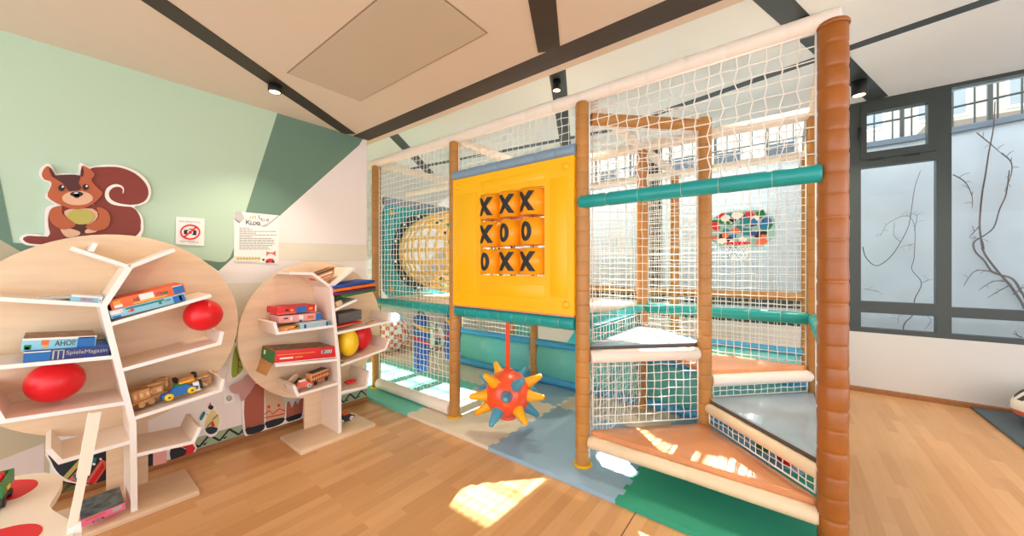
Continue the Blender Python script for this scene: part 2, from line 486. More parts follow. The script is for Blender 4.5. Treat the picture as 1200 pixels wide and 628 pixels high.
for k in range(11):
    for zz_ in (3.4, 6.4):
        q = bx(-25+k*2.4, -23.6+k*2.4, 23.92, 24.02, zz_, zz_+1.7); w = q.build('window', M_ltgrey, t)
        q = bx(-24.9+k*2.4, -23.7+k*2.4, 23.9, 23.93, zz_+.1, zz_+1.6); q.build('pane', mat('dark window pane', (70, 84, 96), .15), w)
t = thing('building', 'low cream annexe with a dark eave seen over the ramp wall', 'building', (5, 15, .25))
q = bx(3.2, 12, 15, 19, .25, 5.0); q.build('facade', mat('cream facade', (226, 214, 190), .9), t)
q = bx(3.0, 12.2, 14.6, 19.2, 5.0, 5.25); q.build('eave', mat('brown eave', (120, 110, 98), .7), t)
for k in range(4):
    q = bx(3.8+k*2, 5.0+k*2, 14.95, 15.02, 3.2, 4.6); q.build('window', mat('dark window pane', (70, 84, 96), .15), t)

t = thing('building', 'tall pale block beyond the ramp wall, added to block the sun', 'building', (12, 23, .25))  # added tall block, keeps the sun off the floor right of the steps
q = bx(.75, 24, 23, 31, .25, 21); q.build('facade', mat('pale blue facade', (196, 188, 174), .6), t)
q = bx(.55, 24.2, 22.7, 31.2, 21, 21.4); q.build('roof', mat('grey roof', (130, 136, 140), .7), t)
for k in range(9):
    for zz_ in (1.2, 4.4, 7.6):
        q = bx(2+k*2.4, 3.5+k*2.4, 22.92, 23.02, zz_, zz_+2.1); w = q.build('window', M_edgew, t)
        q = bx(2.1+k*2.4, 3.4+k*2.4, 22.9, 22.93, zz_+.1, zz_+2.0); q.build('pane', mat('grey pane', (150, 160, 166), .15), w)
VY = 6.955


def vine(label, mains, twigs, m, r0):
    p0 = at(*mains[0][-1], y=VY)
    t = thing('climbing_vine', label, 'vine', (p0.x, VY, .25))
    rnd = random.Random(len(label))
    for ln in mains:
        P = [at(a, b, y=VY)+Vector((0, -.012-.02*rnd.random(), 0)) for a, b in ln]
        if ln is mains[-1] or abs(P[-1].z) < .9: P.append(Vector((P[-1].x+.03, VY-.02, .25)))
        P = smooth(P, 4, False)
        N_ = len(P); q = MB(); q.tube(P, r0, 6, rs=[r0*(.35+.65*i/N_) for i in range(N_)]); q.build('stem', m, t)
    q = MB()
    for ln in twigs:
        P = smooth([at(a, b, y=VY)+Vector((0, -.012-.02*rnd.random(), 0)) for a, b in ln], 4, False)
        q.tube(P, r0*.4, 5, rs=[r0*(.5-.35*i/len(P)) for i in range(len(P))])
        for j in range(2, len(P)-1, 2):
            d = Vector((rnd.uniform(-1, 1), -.3, rnd.uniform(-.6, 1))).normalized()*rnd.uniform(.03, .1)
            q.tube([P[j], P[j]+d*.5+Vector((0, 0, .01)), P[j]+d], r0*.2, 4)
    q.build('twigs', m, t)


c2 = crop(960, 200, 2.854)
vine('thin leafless vine climbing the white outside wall, seen in the narrower window by the post',
     [c2([(338, 0), (318, 60), (304, 150), (296, 190), (270, 240), (235, 290), (190, 318), (155, 290), (145, 255)]),
      c2([(300, 150), (318, 190), (316, 290), (308, 330), (340, 375), (318, 430), (312, 480), (280, 520)])],
     [c2([(304, 152), (270, 155), (225, 180), (205, 215), (188, 213)]), c2([(316, 200), (325, 150), (296, 145)]), c2([(270, 238), (248, 215), (250, 170)]),
      c2([(316, 245), (290, 250), (262, 260)]), c2([(340, 375), (360, 368), (365, 360)]), c2([(312, 480), (270, 480), (262, 510)]), c2([(340, 470), (372, 500), (350, 530)]), c2([(150, 395), (180, 400), (212, 412)])],
     M_bark, .007)
vine('thick twisted leafless vine on the outside wall, seen in the wide right-hand window',
     [[(1165, 120), (1163, 150), (1158, 180), (1154, 205), (1150, 230), (1147, 262), (1149, 280), (1153, 297), (1168, 318), (1182, 333), (1195, 352), (1200, 362)],
      c2([(632, 0), (622, 80), (600, 130), (580, 190), (545, 220), (515, 240), (520, 270), (548, 300), (580, 340), (640, 360), (670, 400), (690, 450)])],
     [[(1144, 156), (1160, 170), (1172, 180)], [(1172, 180), (1184, 190), (1184, 205), (1176, 225)], c2([(548, 262), (540, 230), (500, 225)]), c2([(590, 340), (520, 335), (480, 385)]),
      c2([(620, 370), (580, 370), (530, 400)]), c2([(640, 380), (600, 400), (560, 425)]), [(1116, 205), (1130, 214), (1138, 230), (1138, 244)], [(1147, 265), (1135, 278)], [(1186, 345), (1200, 335)], [(1196, 395), (1186, 390)]],
     M_bark, .013)

# floor things by the window
q = MB(); q.rbox((2.42, 4.75, .012), (1.98, 1.56, .022), .004)
tag(q.build('floor_mat', mat('slate grey foam', (82, 100, 112), .7)), 'slate grey floor mat beside the window wall at the right', 'mat')


def beanbag(name, label, loc, s, mats, fm):
    bm = MB(); bm.ball((0, 0, s[2]*.92), 1, 28, fm=fm, sc=s)
    for v in bm.v:
        k = (v.z/(2*s[2])); w = 1+.18*(1-k)-.12*k
        v.x *= w; v.y *= w
        if v.z < .03: v.z = 0
        v.z += .012*math.sin(9*v.x/s[0]+4*v.y/s[1])*min(1, max(0, k*3))
        if v.z < 0: v.z = 0
    for v in bm.v: v += Vector(loc)
    tag(bm.build(name, mats), label, 'bean bag')


MT = .028
beanbag('bean_bag', 'colourful patterned bean bag with black and white doodles below the window', (1.88, 5.12, .023), (.31, .33, .2),
        [M_paper, M_ink, M_purple, M_coral, M_tealc],
        lambda c: 2 if c.z > .13 else 3 if -.10 < c.z < -.05 else 4 if c.z <= -.10 else (1 if (int((c.x+5)*34)+int((c.z+5)*40)+int((c.y+5)*28)) % 3 == 0 else 0))
beanbag('bean_bag', 'red and white spotted bean bag behind the blue punching bags, at far left', (-5.28, 3.5, 0), (.3, .3, .32),
        [M_paper, M_coral, M_skyc], lambda c: 2 if c.z > .22 else (1 if (int((c.x+5)*14)+int((c.y+5)*14)+int((c.z+5)*14)) % 2 == 0 else 0))
beanbag('bean_bag', 'pale pink and green patterned bean bag between the two punching bags', (-4.66, 3.82, MT), (.25, .25, .24),
        [M_paper, M_blush, M_tealc, M_lime], lambda c: [0, 1, 0, 3, 0, 2][(int((c.x+5)*12)+int((c.y+5)*12)+2*int((c.z+5)*12)) % 6])

# ------------------------------------------------------------------ foam mats
gridx = [-4.79, -3.79, -2.79, -1.79, -.79, .21]; gridy = [2.03, 3.03, 4.03, 5.03]
MC = {'mint': ('mint green', mat('mint foam', (120, 208, 190), .75, bump=.08, bscale=300)), 'cream': ('cream', mat('cream foam', (226, 214, 192), .75, bump=.08, bscale=300)),
      'blue': ('pale blue', mat('pale blue foam', (150, 184, 208), .75, bump=.08, bscale=300)), 'green': ('teal green', mat('teal green foam', (48, 160, 128), .75, bump=.08, bscale=300))}
rows = [['mint', 'mint', 'cream', 'blue', 'green'], ['cream', 'cream', 'blue', 'cream', 'blue'], ['mint', 'blue', 'mint', 'green', 'cream']]
lab = {(0, 0): 'mint puzzle mat at the far left end of the front row, behind the wall corner', (0, 1): 'mint puzzle mat under the white floor tube beside the small bookcase',
       (0, 2): 'cream puzzle mat on the front edge, left of the spiked ball', (0, 3): 'pale blue puzzle mat on the front edge under the spiked ball',
       (0, 4): 'teal green puzzle mat in shade under the lowest orange step', (1, 0): 'cream puzzle mat in the second row behind the far left end', (1, 1): 'cream puzzle mat under the blue punching bags',
       (1, 2): 'pale blue puzzle mat behind the spiked ball, against the aqua pads', (1, 3): 'cream puzzle mat behind the stair net under the grey top step', (1, 4): 'pale blue puzzle mat in the back corner under the stair',
       (2, 0): 'mint puzzle mat in the back row near the bean bags', (2, 1): 'pale blue puzzle mat in the back row behind the left aqua pad', (2, 2): 'mint puzzle mat in the pit behind the aqua pads',
       (2, 3): 'teal green puzzle mat in the pit behind the stair', (2, 4): 'cream puzzle mat in the pit corner nearest the window'}


def toothed(a, b, sgn, tooth=True):
    """edge a->b with jigsaw teeth, offset alternates so neighbours interlock"""
    if not tooth: return [a]
    a, b = Vector(a), Vector(b); d = b-a; L = d.length; d /= L; n = Vector((-d.y, d.x)); k = 16; out = []
    for i in range(k):
        h = .012 if i % 2 == 0 else -.012
        if sgn < 0: h = h
        p, q_ = a+d*L*i/k, a+d*L*(i+1)/k
        out += [p+n*h+d*.002, q_+n*h-d*.002]
    return out


for j in range(3):
    for i in range(5):
        x0, x1, y0_, y1_ = gridx[i], gridx[i+1], gridy[j], gridy[j+1]
        g = .0
        P = []
        P += toothed((x0, y0_), (x1, y0_), 1, j > 0)
        P += toothed((x1, y0_), (x1, y1_), 1, i < 4)
        # the far and left edges are walked backwards: reuse the neighbour's profile
        t1 = toothed((x0, y1_), (x1, y1_), 1, j < 2); t2 = toothed((x0, y0_), (x0, y1_), 1, i > 0)
        P += ([Vector((x1, y1_))] if j == 2 else []) + [v for v in t1[::-1]] if j < 2 else [Vector((x1, y1_)), ]
        P += t2[::-1] if i > 0 else [Vector((x0, y1_)), ]
        P = [Vector((p[0], p[1])) for p in P]
        q = MB(); q.prism([(p.x, p.y, 0) for p in P], (0, 0, MT))
        tag(q.build('puzzle_mat', MC[rows[j][i]][1]), lab[(j, i)], 'floor mat')

# ------------------------------------------------------------------ soft play frame
XS = [-3.68, -2.40, -1.12, .17]; YS = [2.25, 3.54, 4.80]
PR = .05
TOPZ = 2.53
play = thing('soft_play_frame', 'padded soft play climbing frame with nets, spiral steps and noughts and crosses panel', 'play frame', (-1.75, 3.5, MT))


def sleeve(mb, p0, p1, r, sp=.095, mt=0, mtie=1, tw=.006, pinch=.93, tie=True, wob=.0, n=16, skip=0):
    p0, p1 = Vector(p0), Vector(p1); d = p1-p0; L = d.length; k = max(1, round(L/sp)); prof = []; mis = []
    rnd = random.Random(int(L*1000)+int(abs(p0.x)*77))
    for i in range(k+1):
        h = L*i/k; w = 1+wob*rnd.uniform(-1, 1)
        if 0 < i < k:
            hh = h+rnd.uniform(-.12, .12)*sp
            prof += [(r*w, hh-sp*.16), (r*(pinch+.015), hh-tw), (r*pinch, hh-tw*.6), (r*pinch, hh+tw*.6), (r*(pinch+.015), hh+tw)]
            mis += [mt, mt, mt, mtie if tie else mt, mt]
            prof += [(r*w, hh+sp*.16)]; mis += [mt]
        elif i == 0: prof += [(r*.9, 0), (r, .012)]; mis += [mt, mt]
        else: prof += [(r, L-.012), (r*.9, L)]; mis += [mt, mt]
    mb.lathe(p0, prof, n, d, mis=mis[:len(prof)-1], mi=mt)


def post(x, y, z0=MT, z1=TOPZ, r=PR, m=M_post, wob=.0, label=None, ring=True):
    q = MB(); sleeve(q, (x, y, z0+.006), (x, y, z1), r, .098, tie=True, wob=wob, pinch=.97 if not wob else .96)
    o = q.build('post', [m, M_tieb], play)
    if label: tag(o, label)
    if ring:
        q = MB(); q.lathe((x, y, z0), [(r*1.28, 0), (r*1.28, .010), (r*1.02, .014)], 24); q.build('foot_ring', M_cap, o)
    return o


for y in YS:
    for x in XS:
        if y == YS[0] and x == XS[3]:
            # the thick post nearest the camera
            o = post(x, y, z0=0.0+MT, z1=TOPZ, r=.058, m=M_postf, wob=.03, label='orange-brown post of wrinkled vinyl')
            q = MB(); q.lathe((x, y, TOPZ-.01), [(.062, 0), (.064, .01), (.06, .02), (.045, .03)], 20); q.build('cap', M_postf, o)
        else: post(x, y)
CP = (-.475, 2.895)
post(CP[0], CP[1], z1=2.47)


def tube_part(name, a, b, r, m, sp=.16, mt=M_tie, tie=True, wob=.03, tw=.004, pinch=.95):
    q = MB(); sleeve(q, a, b, r, sp, tie=tie, wob=wob, tw=tw, pinch=pinch); return q.build(name, [m, mt], play)


# white top tubes
tz = 2.565
tube_part('top_tube', (-4.9, YS[0], tz), (XS[3]+.03, YS[0], tz), .046, M_whitev, .22, tie=False, wob=.05)
for y in YS[1:]: tube_part('top_tube', (-4.9 if y == YS[1] else XS[0], y, tz), (XS[3]+.03, y, tz), .046, M_whitev, .22, tie=False, wob=.05)
for x in XS:
    tube_part('top_tube', (x, YS[0]+.04, tz-.005), (x, YS[1]-.04, tz-.005), .042, M_whitev, .22, tie=False, wob=.05)
    tube_part('top_tube', (x, YS[1]+.04, tz-.005), (x, YS[2]-.04, tz-.005), .042, M_whitev, .22, tie=False, wob=.05)
# brown beam to the centre post
tube_part('beam', (XS[2]+.04, YS[0]+.04, 2.42), (CP[0]+.02, CP[1]+.02, 2.42), .043, M_post, .1, mt=M_tieb)
# teal rails
RZ = 1.0
tube_part('guard_rail', (-4.9, YS[0], RZ), (XS[0]-.05, YS[0], RZ), .05, M_teal, .13)
tube_part('guard_rail', (XS[0]+.045, YS[0], RZ), (XS[1]-.045, YS[0], RZ), .046, M_teal, .13)
tube_part('guard_rail', (XS[1]+.045, YS[0]-.01, RZ), (XS[2]-.045, YS[0]-.01, RZ), .05, M_teal, .14)
tube_part('guard_rail', (XS[2]-.005, YS[0]-.028, 1.84), (XS[3]-.04, YS[0]-.028, 1.84), .044, M_teal, .2)
tube_part('guard_rail', (XS[2], YS[0]+.05, RZ), (XS[2], YS[1]-.05, RZ), .042, M_teal, .14)
tube_part('guard_rail', (XS[2]+.04, YS[1], RZ), (XS[3]-.03, YS[1], RZ), .046, M_teal, .22)
tube_part('guard_rail', (XS[3], YS[1]-.03, RZ), (XS[3], YS[0]+.05, RZ), .046, M_teal, .2)
for a, b in ((XS[2], XS[3]), (XS[1], XS[2]), (XS[0], XS[1])):
    tube_part('cross_bar', (a+.04, YS[2], 1.08), (b-.04, YS[2], 1.08), .042, M_post, .11, mt=M_tieb)
# floor tube between the two left front posts
tube_part('floor_tube', (XS[0]+.05, YS[0], MT+.06), (XS[1]-.05, YS[0], MT+.06), .056, M_whitev, .6, tie=False)
# upper platform
q = MB(); q.prism([(XS[0]+.05, YS[0]+.05, .965), (XS[1]+.06, YS[0]+.05, .965), (XS[2]-.06, YS[1]-.04, .965), (XS[0]+.05, YS[1]-.04, .965)], (0, 0, .07))
q.build('platform', M_plat, play)
tube_part('edge_tube', (XS[0]+.04, YS[1], 1.0), (XS[2]-.04, YS[1], 1.0), .045, M_whitev, .4, tie=False)
tube_part('edge_tube', (XS[1]+.07, YS[0]+.04, 1.0), (XS[2]-.05, YS[1]-.06, 1.0), .045, M_whitev, .4, tie=False)

# aqua pit pads
def pit(x0, x1, y, bulge):
    o = tube_part('pit_tube', (x0+.04, y, MT+.05), (x1-.04, y, MT+.05), .046, M_blue, .26, mt=M_blue, tie=False)
    tube_part('pit_tube', (x0+.04, y, .50), (x1-.04, y, .50), .04, M_blue, .26, mt=M_blue, tie=False)
    q = MB(); P = []
    for i in range(9):
        t = i/8; P.append((y-.012-bulge*math.sin(math.pi*t), .10+.37*t))
    for i in range(8, -1, -1): P.append((P[i][0]+.012, P[i][1]))
    q.prism([(x0+.06, a, b) for a, b in P], (x1-x0-.12, 0, 0))
    for i in range(len(q.sm)): q.sm[i] = i > 1
    q.build('pit_wall', M_sheet, play)


for a, b in ((XS[0], XS[1]), (XS[1], XS[2]), (XS[2], XS[3])):
    pit(a, b, YS[1], .03); pit(a, b, YS[2], .03)


q = MB(); q.prism([(-1.95, YS[1]-.01, .545), (XS[2]-.06, YS[1]-.01, .545), (XS[2]-.06, YS[1]-.01, .955), (-1.66, YS[1]-.01, .955)], (0, .02, 0)); tag(q.build('infill_panel', mat('bright teal vinyl', (60, 200, 200), .4), play), 'bright teal infill panel')
q = MB(); q.prism([(XS[1]+.06, YS[1]-.01, .545), (-1.955, YS[1]-.01, .545), (-1.665, YS[1]-.01, .955), (XS[1]+.06, YS[1]-.01, .955)], (0, .02, 0)); tag(q.build('infill_panel', M_whitev, play), 'white infill panel')
# nets ------------------------------------------------------------
def net_mb(mb, c00, c10, c11, c01, cell=.055, r=.0026, hexy=.0, wob=.004, dep=.006, seed=1, slack=0):
    c00, c10, c11, c01 = map(Vector, (c00, c10, c11, c01)); rnd = random.Random(seed)
    nu = max(2, round(max((c10-c00).length, (c11-c01).length)/cell)); nv = max(2, round(max((c01-c00).length, (c11-c10).length)/cell))
    nm = (c10-c00).cross(c01-c00).normalized(); uh = (c10-c00).normalized(); vh = (c01-c00).normalized()
    P = {}
    for i in range(nu+1):
        for j in range(nv+1):
            u, v = i/nu, j/nv
            p = c00*(1-u)*(1-v)+c10*u*(1-v)+c11*u*v+c01*(1-u)*v
            e = 0 if (i in (0, nu) or j in (0, nv)) else 1
            p = p+uh*e*(rnd.uniform(-wob, wob)+hexy*(-1)**(i+j))+vh*e*rnd.uniform(-wob, wob)+nm*(rnd.uniform(-dep, dep)*e+slack*math.sin(math.pi*u)*math.sin(math.pi*v))
            P[i, j] = p

    def cord(pts, a, b):
        vs = []; fs = []; k = 4
        for p in pts: vs += [p+a*r, p+b*r, p-a*r, p-b*r]
        for i in range(len(pts)-1):
            for q_ in range(4): fs.append((i*4+q_, i*4+(q_+1) % 4, i*4+4+(q_+1) % 4, i*4+4+q_))
        mb.add(vs, fs, 0, True)
    for i in range(nu+1): cord([P[i, j] for j in range(nv+1)], uh, nm)
    for j in range(nv+1): cord([P[i, j] for i in range(nu+1)], vh, nm)
    # border rope
    for a, b in ((c00, c10), (c10, c11), (c11, c01), (c01, c00)): mb.tube([a, b], r*1.7, 5)


def net(c00, c10, c11, c01, **k):
    q = MB(); net_mb(q, c00, c10, c11, c01, **k); return q.build('net', M_net, play)


def netv(xa, ya, xb, yb, z0, z1, **k): return net((xa, ya, z0), (xb, yb, z0), (xb, yb, z1), (xa, ya, z1), **k)


g = .055
zt = tz-.045
netv(XS[0]+g, YS[0], XS[1]-g, YS[0], MT+.115, zt, r=.0030, seed=2)
netv(XS[1]+g, YS[0], XS[2]-g, YS[0], 2.24, zt, r=.0028, seed=3)
netv(XS[2]+g, YS[0]-.01, XS[3]-.06, YS[0]-.01, 1.875, zt, cell=.066, r=.0034, hexy=.008, seed=4)
netv(-4.9, YS[0], XS[0]-g, YS[0], RZ+.04, zt, seed=5)
netv(XS[3], YS[0]+.07, XS[3], YS[1]-g, .30, zt, cell=.06, r=.0032, seed=6)
netv(XS[2]+.05, YS[0]+.05, CP[0]-.035, CP[1]-.035, .30, .76, cell=.055, r=.0032, seed=7)
netv(XS[2]+.05, YS[0]+.05, CP[0]-.035, CP[1]-.035, .88, 2.38, cell=.06, r=.0026, seed=8)
netv(XS[2]+.05, YS[0]+.05, CP[0]-.035, CP[1]-.035, 2.36, zt, cell=.062, r=.0034, hexy=.006, seed=18)
netv(XS[2]+g, YS[1], XS[3]-g, YS[1], RZ+.04, zt, cell=.06, r=.0028, seed=9)
netv(XS[2]+g, YS[1], XS[3]-g, YS[1], .545, RZ-.04, cell=.06, r=.0028, seed=19)
netv(XS[2]+g, YS[2], XS[3]-g, YS[2], 1.12, zt, seed=10)
netv(XS[1]+g, YS[2], XS[2]-g, YS[2], 1.12, zt, seed=11)
netv(XS[0]+g, YS[2], XS[1]-g, YS[2], 1.12, zt, seed=12)
netv(XS[2]+g, YS[2], XS[3]-g, YS[2], .545, 1.04, seed=13)
netv(XS[1]+g, YS[2], XS[2]-g, YS[2], .545, 1.04, seed=14)
netv(XS[1]+g, YS[1], XS[2]-g, YS[1], 1.05, zt, seed=15)
netv(XS[0]+g, YS[1], XS[1]-g, YS[1], .545, .95, seed=16)
netv(XS[3], YS[1]+g, XS[3], YS[2]-g, .545, zt, cell=.06, seed=17)
# side net between the platform bay and the floor under the grey top step
netv(XS[2], YS[0]+.06, XS[2], YS[1]-.06, .10, .94, cell=.06, r=.0026, seed=20)

# spiral steps ----------------------------------------------------
fl, fr, br, bl = [Vector((x, y)) for x, y in ((XS[2], YS[0]), (XS[3], YS[0]), (XS[3], YS[1]), (XS[2], YS[1]))]
cpt = Vector(CP)


def inset(P, d):
    c = sum(P, Vector((0, 0)))/len(P); out = []
    for i in range(3):
        a, b, e = P[i-1], P[i], P[(i+1) % 3]
        u = (a-b).normalized(); v = (e-b).normalized(); bis = (u+v).normalized(); ang = u.angle(v)
        out.append(b+bis*(d/math.sin(ang/2)))
    return out


def rounded(P, r):
    out = []
    for i in range(len(P)):
        a, b, e = P[i-1], P[i], P[(i+1) % len(P)]
        u = (a-b).normalized(); v = (e-b).normalized()
        for k in range(6):
            t = k/5; out.append((b+u*r)*(1-t)**2+b*2*t*(1-t)+(b+v*r)*t*t)
    return out


def step(tri, z, m, label, edge_m, front, tube_m, th=.034, tr=.042):
    P = rounded(inset(tri, .012), .06)
    q = MB(); n_ = len(P)
    q.prism([(p.x, p.y, z-th) for p in P], (0, 0, th*.72), 1)
    # softly rounded top
    c = sum(P, Vector((0, 0)))/n_
    rings = [(1, z-th*.28), (.985, z-th*.06), (.955, z), (.5, z+.002)]
    o = len(q.v)
    for k, zz_ in rings:
        for p in P: w = c+(p-c)*k; q.v.append(Vector((w.x, w.y, zz_)))
    for i in range(len(rings)-1):
        for k in range(n_): q.f.append([o+i*n_+k, o+i*n_+(k+1) % n_, o+(i+1)*n_+(k+1) % n_, o+(i+1)*n_+k]); q.m.append(0); q.sm.append(True)
    q.f.append([o+3*n_+k for k in range(n_)]); q.m.append(0); q.sm.append(True)
    s_ = tag(q.build('step_pad', [m, edge_m], play), label)
    a, b = front; d = (b-a).normalized()
    q = MB(); sleeve(q, (a.x+d.x*.05, a.y+d.y*.05, z-th-tr*.93), (b.x-d.x*.05, b.y-d.y*.05, z-th-tr*.93), tr, .7, tie=False, wob=.03)
    q.build('edge_tube', [tube_m, tube_m], play)


M_creamv = mat('cream vinyl tube', (236, 214, 180), .45, bump=.1, bscale=12)
step([fl, fr, cpt], .275, M_orv, 'orange vinyl step, the lowest', M_orv, (fl, fr), M_creamv)
step([fr, br, cpt], .458, M_gryv, 'grey vinyl step with a dark edge, second up', M_edge, (cpt, fr), M_creamv, tr=.036)
step([br, bl, cpt], .645, M_orv, 'orange vinyl step, third up', M_orv, (cpt, br), M_whitev)
step([bl, fl, cpt], .85, M_gryv, 'grey vinyl step with a dark edge, the topmost', M_edge, (fl, cpt), M_whitev, tr=.046)
netv(CP[0]+.04, CP[1]-.04, XS[3]-.06, YS[0]+.05, .285, .365, cell=.045, r=.0032, seed=21)
netv(CP[0]+.05, CP[1]+.04, XS[3]-.05, YS[1]-.04, .455, .53, cell=.055, r=.0032, seed=22)

# teal divider with crawl tube ---------------------------------------
TX = -3.63
q = MB(); _in = [(2.885+.40*math.cos(2*math.pi*i/48), 1.575+.40*math.sin(2*math.pi*i/48)) for i in range(49)]
def _sq(a):
    c, s_ = math.cos(a), math.sin(a); k = min((.585/abs(c)) if abs(c) > 1e-6 else 9, ((.545 if s_ > 0 else .525)/abs(s_)) if abs(s_) > 1e-6 else 9)
    return (2.885+k*c, 1.575+k*s_)
for i in range(48):
    b0, b1 = _sq(2*math.pi*i/48), _sq(2*math.pi*(i+1)/48)
    q.prism([(TX-.015, *_in[i]), (TX-.015, *b0), (TX-.015, *b1), (TX-.015, *_in[i+1])], (.03, 0, 0))
for (a, b) in ((2.40, 2.02), (2.40, 1.14), (3.42, 2.02), (3.42, 1.14)): q.lathe((TX+.015, a, b), [(.026, 0), (.026, .008), (.015, .014)], 12, (1, 0, 0), mi=1)
q.build('wall_panel', [mat('cyan teal vinyl', (24, 178, 188), .35), M_cap], play)
q = MB(); sleeve(q, (TX, YS[0]+.06, 2.145), (TX, YS[1]-.06, 2.145), .048, .2, tie=False); q.build('panel_roll', [M_gblue, M_gblue], play)
tc_y, tc_z, tr_ = 2.885, 1.575, .425
q = MB()
TLEN = .95


def trad(h): return tr_*(.90+.22*math.sin(math.pi*min(1, h/TLEN)))


nrib = 22; nring = 9
for k in range(nrib):   # lengthwise slats
    t0 = 2*math.pi*k/nrib; w = .02
    vs = []; fs = []
    for i in range(13):
        h = TLEN*i/12; rr = trad(h)
        for dr in (0, -.012):
            for sg in (-1, 1):
                t = t0+sg*w/rr; vs.append((TX+.02+h, tc_y+(rr+dr)*math.cos(t), tc_z+(rr+dr)*math.sin(t)))
    for i in range(12):
        b_ = i*4
        for a, b in ((0, 1), (1, 3), (3, 2), (2, 0)): fs.append((b_+a, b_+b, b_+4+b, b_+4+a))
    fs += [(0, 1, 3, 2), (48, 50, 51, 49)]
    q.add(vs, fs, 0, False)
for i in range(nring):
    h = TLEN*i/(nring-1); rr = trad(h); hw = .014 if 0 < i < nring-1 else .03
    q.lathe((TX+.02+h, tc_y, tc_z), [(rr-.014, -hw), (rr+.003, -hw), (rr+.003, hw), (rr-.014, hw), (rr-.014, -hw)], 44, (1, 0, 0), cap=False)
ct = q.build('crawl_tube', M_latt, play)
q = MB(); q.lathe((TX+.016, tc_y, tc_z), [(tr_-.03, 0), (tr_+.06, 0), (tr_+.06, .012), (tr_-.03, .012), (tr_-.03, 0)], 48, (1, 0, 0), cap=False)
for k in range(12):
    t = 2*math.pi*(k+.5)/12; q.lathe((TX+.028, tc_y+(tr_+.03)*math.cos(t), tc_z+(tr_+.03)*math.sin(t)), [(.016, 0), (.016, .006), (.008, .012)], 10, (1, 0, 0), mi=1)
q.build('flange', [mat('shaded teal ring', (16, 84, 88), .4), M_edgew], ct)  # bolted ring; the shadow gap round the tube is put into its dark colour

# noughts and crosses panel ------------------------------------------
px0, px1, pz0, pz1, py = XS[1]+.045, XS[2]-.035, 1.062, 2.165, YS[0]-.062
hx0, hx1, hz0, hz1 = -2.02, -1.394, 1.327, 1.986
q = MB(); pt = .034
for (a, b, c, d) in ((px0, px1, hz1, pz1), (px0, px1, pz0, hz0), (px0, hx0, hz0, hz1), (hx1, px1, hz0, hz1)): bx(a, b, py, py+pt, c, d, 0, q)
# shallow raised fields and moulded lines
for (a, b, c, d) in ((px0+.05, hx0-.05, pz0+.12, pz1-.14), (hx1+.05, px1-.05, pz0+.12, pz1-.14), (hx0, hx1, pz0+.10, hz0-.06), (hx0, hx1, hz1+.05, pz1-.06)):
    q.rbox(((a+b)/2, py-.001, (c+d)/2), (b-a, .005, d-c), .002)
for a in (px0+.06, px1-.06):
    for b in (pz0+.07, pz1-.07): q.lathe((a, py, b), [(.026, 0), (.026, .006), (.016, .013)], 16, (0, -1, 0))
bx(px0, px1, py-.002, py+pt+.002, pz0-.014, pz0, 1, q)
panel = tag(q.build('activity_panel', [M_yel, M_orv], play), 'yellow noughts and crosses panel')
q = MB(); sleeve(q, (px0-.01, YS[0]-.03, pz1+.042), (px1+.005, YS[0]-.03, pz1+.042), .044, .17, tie=True); q.build('panel_roll', [M_gblue, mat('blue tie', (110, 138, 160), .5)], play)
cw = (hx1-hx0-.02)/3; ch = (hz1-hz0)/3
marks = ['XXX', 'XOO', 'OXX']


def surf(cx, cz, rr, s_, z_, ang):
    t = ang+s_/rr; return Vector((cx+rr*math.sin(t), py+pt/2-rr*math.cos(t), cz+z_))


spin = [[.0, .12, -.05], [.05, -.05, 0], [0, .1, .03]]
for r_ in range(3):
    for c_ in range(3):
        cx = hx0+.01+cw*(c_+.5); cz = hz1-ch*(r_+.5); rr = cw*.475; hh = ch*.90; ang = spin[r_][c_]
        q = MB()
        # three-sided roller with bowed faces: front face is a shallow arc
        prof = []
        for f_ in range(3):
            a0 = ang+f_*2*math.pi/3
            for i in range(9):
                t = (i/8-.5)*2*math.pi/3*.84
                prof.append((a0+t, rr*(1.0-.035*math.cos(3*t)*0)))
        P = [(cx+rr_*math.sin(a), py+pt/2-rr_*math.cos(a), cz-hh/2) for a, rr_ in prof]
        q.prism(P, (0, 0, hh)); nside = len(P)
        for i in range(2, len(q.sm)): q.sm[i] = True
        # letter conforming to the front
        rl = rr+.003+(0); H_, W_ = ch*.66, cw*.52

        lift = [0]

        def patch(poly2):
            n_ = len(poly2)//2; o = len(q.v)
            for (s_, z_) in poly2: q.v.append(surf(cx, cz, rl+lift[0], s_, z_, ang))
            for i in range(n_-1): q.f.append([o+i, o+i+1, o+2*n_-2-i, o+2*n_-1-i]); q.m.append(1); q.sm.append(False)
        if marks[r_][c_] == 'X':
            for sg in (-1, 1):
                lift[0] += .0012
                A = [(-W_/2*sg*(1-2*i/6), H_/2*(1-2*i/6)) for i in range(7)]; w = .046
                patch([(a-w/2, b) for a, b in A]+[(a+w/2, b) for a, b in A[::-1]])
        else:
            for i in range(24):
                t0, t1 = 2*math.pi*i/24, 2*math.pi*(i+1)/24
                patch([(W_/2*math.cos(t0)*.9, H_/2*math.sin(t0)), (W_/2*math.cos(t1)*.9, H_/2*math.sin(t1)), ((W_/2*.9-.034)*math.cos(t1), (H_/2-.034)*math.sin(t1)), ((W_/2*.9-.034)*math.cos(t0), (H_/2-.034)*math.sin(t0))])
        tag(q.build('roller', [M_oran, M_ink], panel), 'roller with a black cross' if marks[r_][c_] == 'X' else 'roller with a black ring')
for c_ in range(3):
    cx = hx0+.01+cw*(c_+.5); q = MB(); q.tube([(cx, py+pt/2, hz0-.02), (cx, py+pt/2, hz1+.02)], .005, 8); q.build('spindle', M_dark, panel)

